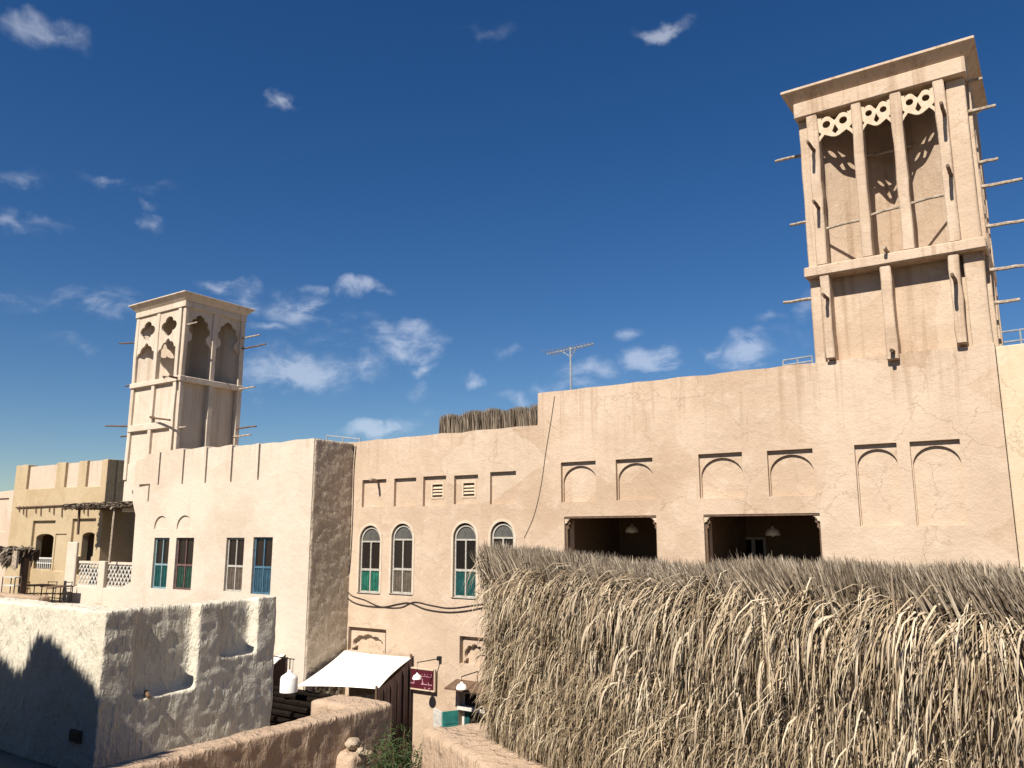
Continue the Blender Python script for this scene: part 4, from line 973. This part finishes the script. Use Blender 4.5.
b.tube([lp+Vector((-.1, 0, .2)), tp+Vector((-.1, 0, 0))], .006, 5); b.tube([lp+Vector((.1, 0, .2)), tp+Vector((.1, 0, 0))], .006, 5); b.tube([tp+Vector((-.12, 0, 0)), tp+Vector((-.95, .1, 0)), (tp.x-.95, tp.y+.1, 0)], .02, 6)
b.build('bracket', 'black', l1)
lp = fy(417, 679, 17.3); l2_ = lamp(lp, .125, 'small white domed lamp hanging in front of the maroon sign', cage=False)
b = B(); b.tube([lp+Vector((0, 0, .15)), lp+Vector((0, 0, .42)), lp+Vector((.22, .6, .46))], .014, 6); b.box(lp.x+.17, lp.x+.27, YW-.1, YW-.001, lp.z+.41, lp.z+.52); b.build('bracket', 'black', l2_)
lp = fy(461.5, 689, 17.3); l3 = lamp(lp, .14, 'small white domed lamp above the teal shop window', cage=False)
b = B(); b.tube([lp+Vector((0, 0, .17)), lp+Vector((0, 0, .3)), lp+Vector((0, .72, .34))], .014, 6); b.build('bracket', 'black', l3)
# pendant lamps in the loggias
for (px_, py_, lab) in ((632, 531, 'white pendant lamp inside the left dark loggia'), (773, 534, 'white pendant lamp inside the right dark loggia')):
    p = fy(px_, py_+1.5, 20.2); t = lamp(p, .18, lab, cage=False, group='pendant lamps in the loggias')
    B().tube([p+Vector((0, 0, .2)), (p.x, p.y, E+.62)], .008, 5).build('cord', 'black', t)

# sign
sg = thing('shop_sign', (fy(421, 679, 17.9).x, 17.9, fy(421, 688, 17.9).z), 'maroon sign board with two rows of pink lettering on the tan wall', 'sign')
ga, gb = fy(408.5, 680, 17.88).x, fy(434, 680, 17.88).x; gz0, gz1 = fy(421, 689, 17.88).z, fy(421, 669.5, 17.88).z
B().box(ga, gb, 17.88, 17.93, gz0, gz1).build('board', 'maroon', sg)
q = B(); q.box(ga-.03, gb+.03, 17.87, 17.94, gz1, gz1+.035); q.box(ga-.03, gb+.03, 17.87, 17.94, gz0-.035, gz0); q.box(gb, gb+.03, 17.87, 17.94, gz0, gz1); q.box(ga-.03, ga, 17.87, 17.94, gz0, gz1); q.build('frame', 'gypsum', sg)
for k, xx in enumerate((ga+.15, gb-.15)): B().box(xx-.02, xx+.02, 17.93, 18.02, gz0+.1, gz0+.14).build('fixing', 'black', sg)
def script(x0, x1, z, h, seed, dens):
    """joined strokes, dots and risers like small arabic lettering"""
    r = random.Random(seed); b = B(); x = x1; y = 17.873
    while x > x0:
        w = r.uniform(.5, 1.1)*h; kind_ = r.choice('arbnl')
        xa = max(x0, x-w); b.box(xa, x, y, y+.006, z-h*.07, z+h*.07)
        if kind_ in 'al': b.box(x-h*.14, x, y-.001, y+.006, z-h*.1, z+h*(.9 if kind_ == 'a' else .8))
        if kind_ in 'r': b.prism([(xa, z), (xa+h*.14, z), (xa-h*.1, z-h*.5), (xa-h*.25, z-h*.45)], y-.001, y+.006)
        if kind_ in 'bn':
            b.box(xa, xa+h*.12, y-.001, y+.006, z-h*.1, z+h*.35); c_ = (xa+x)/2; d_ = h*.09; s_ = 1 if kind_ == 'n' else -1
            b.box(c_-d_, c_+d_, y, y+.006, z+s_*h*.55-d_, z+s_*h*.55+d_)
            if r.random() < .5: b.box(c_-d_*3.4, c_-d_*1.4, y, y+.006, z+s_*h*.55-d_, z+s_*h*.55+d_)
        x = xa-(h*.18 if r.random() < dens else 0)
    return b
H_ = gz1-gz0
script(ga+(gb-ga)*.42, gb-.08, gz0+H_*.66, H_*.2, 3, .3).build('lettering', 'pinkink', sg)
script(ga+(gb-ga)*.50, gb-.07, gz0+H_*.26, H_*.34, 9, .4).build('lettering', 'pinkink', sg); script(ga+.07, ga+(gb-ga)*.24, gz0+H_*.26, H_*.34, 12, .4).build('lettering', 'pinkink', sg)

# ================================================================ NEAR ROOF: WHITEWASHED BLOCK, MUD WALLS
fz = E-2.8
B().prism([(-24, -6), (-7.35, -6), (-7.35, 7.4), (-9.5, 7.4), (-9.5, 8.2), (-24, 8.2)], fz-.3, fz, 'z').build('near_roof', 'floor', kind='structure')
B().box(-23.9, -7.45, -5.9, 7.3, 0, fz-.3).build('near_roof_wall', 'mud', kind='structure')
X0 = -9.75; Y0 = 5.62
ya = fx(137, 640, X0).y; yb1 = fx(193, 640, X0).y+.0; yc = fx(221, 625, X0).y; yd1 = fx(253, 625, X0).y; ye = fx(275.5, 640, X0).y
yb1 = fx(198, 640, X0).y; yd1 = fx(257, 625, X0).y
tp = E-.90; dpt = .17
p1b = fx(165, 693, X0).z; p2b = fx(240, 655, X0).z
boxes = [(-18.5, X0, Y0, Y0+.36, fz, tp), (X0-.42, X0-dpt, Y0, ye, fz, tp-.01),
         (X0-dpt-.02, X0, Y0, ya, fz, tp), (X0-dpt-.02, X0, yb1, yc, fz, tp), (X0-dpt-.02, X0, yd1, ye, fz, tp+.02),
         (X0-dpt-.02, X0, Y0, yb1+.05, fz, p1b), (X0-dpt-.02, X0, yb1, ye, fz, p2b),
         (-18.5, X0-.3, ye-.36, ye, fz, tp-.42), (-18.5, X0-.3, Y0+.2, ye-.2, fz, tp-.9)]
blk = adobe('whitewashed_parapet', boxes, 'lime', voxel=.032, amp=.022, size=.7, smooth_it=4, amp2=.012, label='thick whitewashed mud parapet block with two sunk panels, in the left foreground', cat='parapet', org=(X0, Y0, fz))
pole(None, fx(146, 692, X0-.1), (.9, -.4, -.05), .28, .03, 'brownwood', 5, 'wooden_peg')
tag(bpy.data.objects['wooden_peg'], 'short wooden peg sticking out of the whitewashed parapet panel', 'peg')
v_ = fy(77, 736, Y0)
vt = thing('floor_vent', (v_.x, Y0-.02, v_.z), 'small dark vent grille low on the shaded whitewashed wall', 'vent')
q = B(); q.box(v_.x-.12, v_.x+.12, Y0-.03, Y0+.05, v_.z-.07, v_.z+.07); q.build('frame', 'brownwood', vt)
for k in range(3): B().box(v_.x-.10, v_.x+.10, Y0-.045, Y0-.031, v_.z-.05+.04*k, v_.z-.03+.04*k).build('slat', 'black', vt)

XA = -7.0; zw = E-2.0
yA1 = fx(395, 692, XA).y
wallbox = [(XA-.33, XA, -1.0, yA1, fz-4.0, zw), (XA-.95, XA-.02, yA1-.5, yA1-.01, fz-4.0, zw+.02)]
mw = adobe('mud_wall', wallbox, 'mud', voxel=.035, amp=.022, size=.6, smooth_it=8, amp2=.012, label='low brown mud wall with a sunlit rounded top running to a corner, lower centre left', cat='wall', org=(XA, 4, fz-4))
# board roof between block and wall, shade put into its near-black colour
lr = thing('timber_roof', (-13, 11, E-3.3), 'low timber roof with shade painted in as near-black colour, between the whitewashed block and the mud wall', 'roof')
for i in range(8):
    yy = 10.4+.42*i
    B().tube([(-19.0, yy, E-3.50+.02*(i % 3)), (-16, yy+.03, E-3.52), (-13.2, yy-.02, E-3.52)], .06, 7).build('roof_beam', 'shadeblack', lr)
B().box(-19.2, -13.2, 10.2, 13.8, E-3.72, E-3.60).build('roof_board', 'shadeblack', lr)

# ---- right: wall under the thatch fence
a_dir = Vector((.888, -.460, 0)); nrm = Vector((-.460, -.888, 0)); PF = Vector((-5.126, 7.036, 0))
def FP(t, o=0.0, z=0.0): p = PF+a_dir*t+nrm*o; return Vector((p.x, p.y, z))
zbw = E-1.95
def slab(t0, t1, o0, o1, z0, z1): return ([(FP(t, o).x, FP(t, o).y) for t, o in ((t0, o0), (t1, o0), (t1, o1), (t0, o1))], z0, z1, 'z')
bw = adobe('mud_wall', [slab(-.42, 8.5, -.35, .52, fz-4.0, zbw)], 'mud', voxel=.04, amp=.04, size=.5, smooth_it=9, amp2=.012, label='low sunlit mud wall carrying the thatch fence, lower centre', cat='wall', org=tuple(FP(0, 0, fz-4)))
pb_ = FP(-.02, -.45, 0)
adobe('mud_pillar', [(pb_.x-.16, pb_.x+.2, pb_.y-.15, pb_.y+.2, zbw-1, E-1.66)], 'yellow', voxel=.03, amp=.015, size=.3, label='stub of a yellow mud pillar behind the left end of the thatch fence', cat='pillar', org=(pb_.x, pb_.y, zbw-1))

# ---- thatch fence
fence = thing('thatch_fence', FP(0, 0, zbw), 'tall shaggy fence of dry palm thatch filling the right foreground', 'fence')
LF = 7.6
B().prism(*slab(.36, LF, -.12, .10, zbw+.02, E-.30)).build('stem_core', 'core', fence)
def FPa(t, o, z): return np.stack([PF.x+a_dir.x*t+nrm.x*o, PF.y+a_dir.y*t+nrm.y*o, z], 1)
def FD(t, o, z): return np.stack([a_dir.x*t+nrm.x*o, a_dir.y*t+nrm.y*o, z], 1)
Tp = lambda t: E+np.interp(t, [0, .7, 1.5, 2.67, 3.35, 4.08, 4.5, 5.45, 7.6], [-.07, -.085, -.115, -.165, -.175, -.115, -.135, -.14, -.14])+.012*np.sin(t*7.3)
# hanging rows, tied in bundles that share lean, height and stand-off
rows = []; rows_low = []
for k in range(17):
    nb = 120; z = E-.40-.094*k
    ct = U(.38, LF, nb); cz_ = z+U(-.07, .07, nb); cl = RNG.normal(0, .17, nb)+.12*math.sin(k*1.7); co_ = U(.02, .15, nb)*(1 if k < 3 else .8)
    n = 4300; b_i = RNG.integers(0, nb, n); sp = RNG.normal(0, .035, n)
    t = ct[b_i]+sp; z0 = cz_[b_i]+U(-.05, .05, n); keep = (z0 > zbw+.10) & (t > .36); t, z0, b_i, sp = t[keep], z0[keep], b_i[keep], sp[keep]; n = len(t)
    o = co_[b_i]+U(-.02, .03, n); ln = np.minimum(U(.17, .46, n)+(.08 if k < 2 else 0), (z0-zbw)*1.03+U(-.05, .04, n))
    curl = (RNG.random(n) < (.55 if k < 3 else .12)); od = np.where(curl, U(.12, .40, n), U(.0, .14, n))
    zd = np.where(curl, U(-.3, .30, n), U(-1.6, -.5, n))
    D = FD(cl[b_i]+sp*3.5+U(-.12, .12, n), od, zd); bend = FD(U(-.22, .22, n), np.where(curl, U(-.4, -.1, n), U(-.15, .05, n)), np.where(curl, U(-4.2, -2.4, n), U(-1.6, -.6, n)))
    wd = np.where(RNG.random(n) < .10, U(.009, .014, n), U(.0035, .009, n))
    (rows if k < 6 else rows_low).append((FPa(t, o, z0), D, wd, ln, bend))
cat_ = [np.concatenate([r[i] for r in rows]) for i in range(5)]
def twist_for(D, out=.5):
    """ribbons mostly lie flat with their face outwards"""
    n = len(D); return FD(np.ones(n), U(-out, out, n), U(-out, out, n))
org = FP(0, 0, zbw)
strips('hanging_leaves', 'thatch', fence, tuple(org), cat_[0], cat_[1], cat_[2], cat_[3], cat_[4], 4, twist=twist_for(cat_[1], 1.1))
cat_ = [np.concatenate([r[i] for r in rows_low]) for i in range(5)]
strips('lower_leaves', 'thatch_low', fence, tuple(org), cat_[0], cat_[1], cat_[2], cat_[3], cat_[4], 4, twist=twist_for(cat_[1], 1.1))
# upright fringe: strokes leaning up to the left
rows = []
for k in range(6):
    n = 3600; t = U(.24, LF, n); z0 = E-.62+.06*k+U(-.05, .05, n)
    top = Tp(t)+U(-.07, .02, n)*np.clip(1.3-t*.2, .35, 1)+np.where(RNG.random(n) < .03, U(0, .05, n), 0); L_ = np.maximum(.10, (top-z0)*U(.75, 1.0, n)*1.07); lean = -.34+.25*np.sin(t*1.3+1.2)+U(-.12, .12, n)+.30*np.sin(t*5.3+1.1*np.sin(t*2.9))*np.clip(1.25-.17*t, .2, 1)
    o = .14-.035*k+U(-.03, .03, n)
    rows.append((FPa(t, o, z0), FD(lean, U(-.05, .28, n), np.ones(n)), U(.005, .014, n), L_, FD(U(-.4, .1, n), U(-.5, .3, n), U(-.4, .05, n))))
c_ = [np.concatenate([r[i] for r in rows]) for i in range(5)]
strips('upright_leaves', 'thatch_top', fence, tuple(org), c_[0], c_[1], c_[2], c_[3], c_[4], 4, twist=twist_for(c_[1], .9))
# top thickness
n = 6500; t = U(.22, LF, n); z0 = E-.40+U(-.05, .05, n); o = U(-.22, .10, n)
strips('top_leaves', 'thatch_grey', fence, tuple(org), FPa(t, o, z0), FD(U(-.6, .2, n), U(-.25, .15, n), np.ones(n)), U(.005, .012, n), (Tp(t)-z0)*U(.8, 1.02, n), FD(U(-.3, .3, n), U(-.3, .3, n), np.zeros(n)), 3)
# ragged left end
n = 2000; z0 = U(zbw+.05, E-.25, n); o = U(-.2, .10, n); t = U(.26, .42, n)
strips('end_leaves', 'thatch', fence, tuple(org), FPa(t, o, z0), FD(U(-.5, .1, n), U(-.1, .3, n), U(-1.3, .4, n)), U(.005, .012, n), np.minimum(U(.12, .34, n), z0-zbw), FD(U(-.1, .3, n), U(-.2, .2, n), U(-2.5, -1.2, n)), 4)
# folded-over big leaves, each a part of its own
protos = []
for k in range(10):
    rg = np.random.default_rng(50+k); n = 1
    D = np.array([[rg.uniform(-.35, .35), -rg.uniform(.2, .5), rg.uniform(.3, 1.1)]]); bend = np.array([[rg.uniform(-.5, .3), rg.uniform(.0, .7), rg.uniform(-5.8, -4.2)]])
    me = strip_mesh(np.zeros((1, 3)), D, np.array([rg.uniform(.013, .022)]), np.array([rg.uniform(.24, .46)]), bend, 9, 'palm_leaf', .45, twist=np.array([[1., rg.uniform(-.5, .5), rg.uniform(-.3, .3)]]))
    me.materials.append(M['leaf_pale']); protos.append(me)
rz_f = math.atan2(a_dir.y, a_dir.x)
for k in range(290):
    o = bpy.data.objects.new('palm_leaf', protos[k % 10]); t = random.uniform(.5, 6.6)
    t = t if t > 2.2 or random.random() < .45 else t+random.uniform(1, 3.5)
    if k < 215: z = E-.46-abs(random.gauss(0, .14))-.04*math.sin(t*2.1)
    else: z = E-random.uniform(.6, 1.15)
    p = FP(t, random.uniform(.12, .2), z); link(o, fence, p); o.rotation_euler = (0, 0, rz_f+random.uniform(-.35, .35)); s_ = random.uniform(.7, 1.15); o.scale = (s_, s_, s_)
for i in range(5):
    B().tube([FP(.4+1.6*i, -.16, zbw-.1), FP(.42+1.6*i, -.15, E-.35)], .045, 7).build('post', 'brownwood', fence)
for i, zz in enumerate((E-.75, E-1.4)): B().tube([FP(0.05, -.14, zz), FP(LF, -.14, zz)], .03, 6).build('rail', 'brownwood', fence)

# ================================================================ COURT BELOW: SHRUB, ROCKS
cz = E-4.2
B().box(-6.9, 9, -6, 10.2, cz-.3, cz).build('court_floor', 'sand', kind='structure')
sh = thing('shrub', (-6.0, 6.9, cz), 'feathery dark green shrub growing in the corner behind the mud wall', 'shrub')
stem = B(); tips = []; rr = random.Random(4)
base = fy(392, 800, 6.9); base.z = cz
for k in range(70):
    ang = rr.uniform(0, 6.28); R_ = rr.uniform(.05, .42); h = rr.uniform(1.45, 2.25)*(1-.25*R_)
    p0 = Vector((base.x, base.y, cz)); p3 = p0+Vector((R_*math.cos(ang)*1.0, R_*math.sin(ang)*.8, h)); p1 = p0.lerp(p3, .5)+Vector((0, 0, .12))
    stem.tube([p0, p1, p3], .012, 5, .004)
    for j in range(170):
        u = rr.uniform(.35, 1.0); q = p0.lerp(p1, u*2) if u < .5 else p1.lerp(p3, (u-.5)*2); tips.append(q+Vector((rr.gauss(0, .035), rr.gauss(0, .035), rr.gauss(0, .03))))
for k in range(9):       # a lighter spray to the right
    p0 = Vector((base.x, base.y, cz)); q3 = fy(rr.uniform(400, 436), rr.uniform(735, 772), 6.9+rr.uniform(-.1, .2)); p1 = p0.lerp(q3, .5)+Vector((0, 0, .25)); stem.tube([p0, p1, q3], .008, 5, .003)
    for j in range(26): u = rr.uniform(.3, 1); tips.append(p1.lerp(q3, u)+Vector((rr.gauss(0, .03), rr.gauss(0, .03), rr.gauss(0, .02))))
stem.build('stem', 'brownwood', sh)
tips = np.array([tuple(t) for t in tips]); n = len(tips)
D = np.stack([U(-1, 1, n), U(-1, 1, n), U(-.3, 1.1, n)], 1)
strips('foliage', 'leaf', sh, tuple(base), tips, D, U(.005, .012, n), U(.04, .11, n), np.stack([U(-.3, .3, n), U(-.3, .3, n), U(-.9, 0, n)], 1), 2)
def rock(px, py, y, r, label, seed):
    p = fy(px, py, y); rn = random.Random(seed); bm = bmesh.new(); bmesh.ops.create_icosphere(bm, subdivisions=3, radius=r)
    for v in bm.verts:
        k = 1+.35*noise.noise(v.co/r*1.2+Vector((seed, 0, 0)))+.1*noise.noise(v.co/r*3); v.co *= k; v.co.z *= .75
    me = bpy.data.meshes.new('rock'); bm.to_mesh(me); bm.free(); me.materials.append(M['stone']); o = bpy.data.objects.new('rock', me); link(o, None, p); tag(o, label, 'rock', 'rocks by the mud wall')
rock(352, 743, 7.0, .085, 'pale rounded rock beside the shrub, upper one of two', 2); rock(361, 751, 6.95, .05, 'pale angular rock beside the shrub, lower one of two', 5)
adobe('mud_buttress', [(-7.1, -6.76, 6.84, 7.18, cz, fy(352, 751, 7.0).z)], 'mud', voxel=.03, amp=.04, size=.3, smooth_it=8, label='low mud buttress against the wall where the pale rocks lie', cat='buttress', org=(-6.95, 6.6, cz))

# ================================================================ WHAT STANDS JUST LEFT OF THE FRAME (throws the ragged shadow)
YS = 1.7
def back(p): return p+to_sun*((p.y-YS)/(-to_sun.y))
edge = [fy(x, y, Y0) for x, y in ((-60, 640), (-25, 650), (0, 662), (12, 674), (21, 677), (28, 662), (35, 644), (43, 640), (55, 650), (75, 672), (95, 697), (112, 716))]+[fx(158, 748, -7.2)+Vector((0, 0, -.0))]
pts = [back(p) for p in edge]; pts = [(p.x, p.z) for p in pts]; pts[-1] = (max(pts[-1][0], pts[-2][0]+.4), pts[-1][1])
scr = thing('palm_screen', (pts[0][0], YS, fz), 'ragged palm frond screen standing on the near roof left of the frame', 'screen')
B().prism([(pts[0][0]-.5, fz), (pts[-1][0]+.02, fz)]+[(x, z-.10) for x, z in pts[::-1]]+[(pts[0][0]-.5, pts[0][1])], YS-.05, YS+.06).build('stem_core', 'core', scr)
px_ = np.array([p[0] for p in pts]); pz_ = np.array([p[1] for p in pts])
n = 5200; X = U(px_[0]-.3, px_[-1], n); top = np.interp(X, px_, pz_)
z0 = top-U(.15, .6, n)
strips('fronds', 'thatch', scr, (px_[0], YS, fz), np.stack([X, YS+U(-.1, .1, n), z0], 1), np.stack([U(-.3, .5, n), U(-.15, .15, n), np.ones(n)], 1), U(.015, .035, n), (top-z0)*U(.8, 1.12, n)+.02, np.stack([U(-.1, .3, n), U(-.1, .1, n), U(-.3, 0, n)], 1), 3, twist=np.stack([np.ones(n), U(-.5, .5, n), U(-.5, .5, n)], 1))
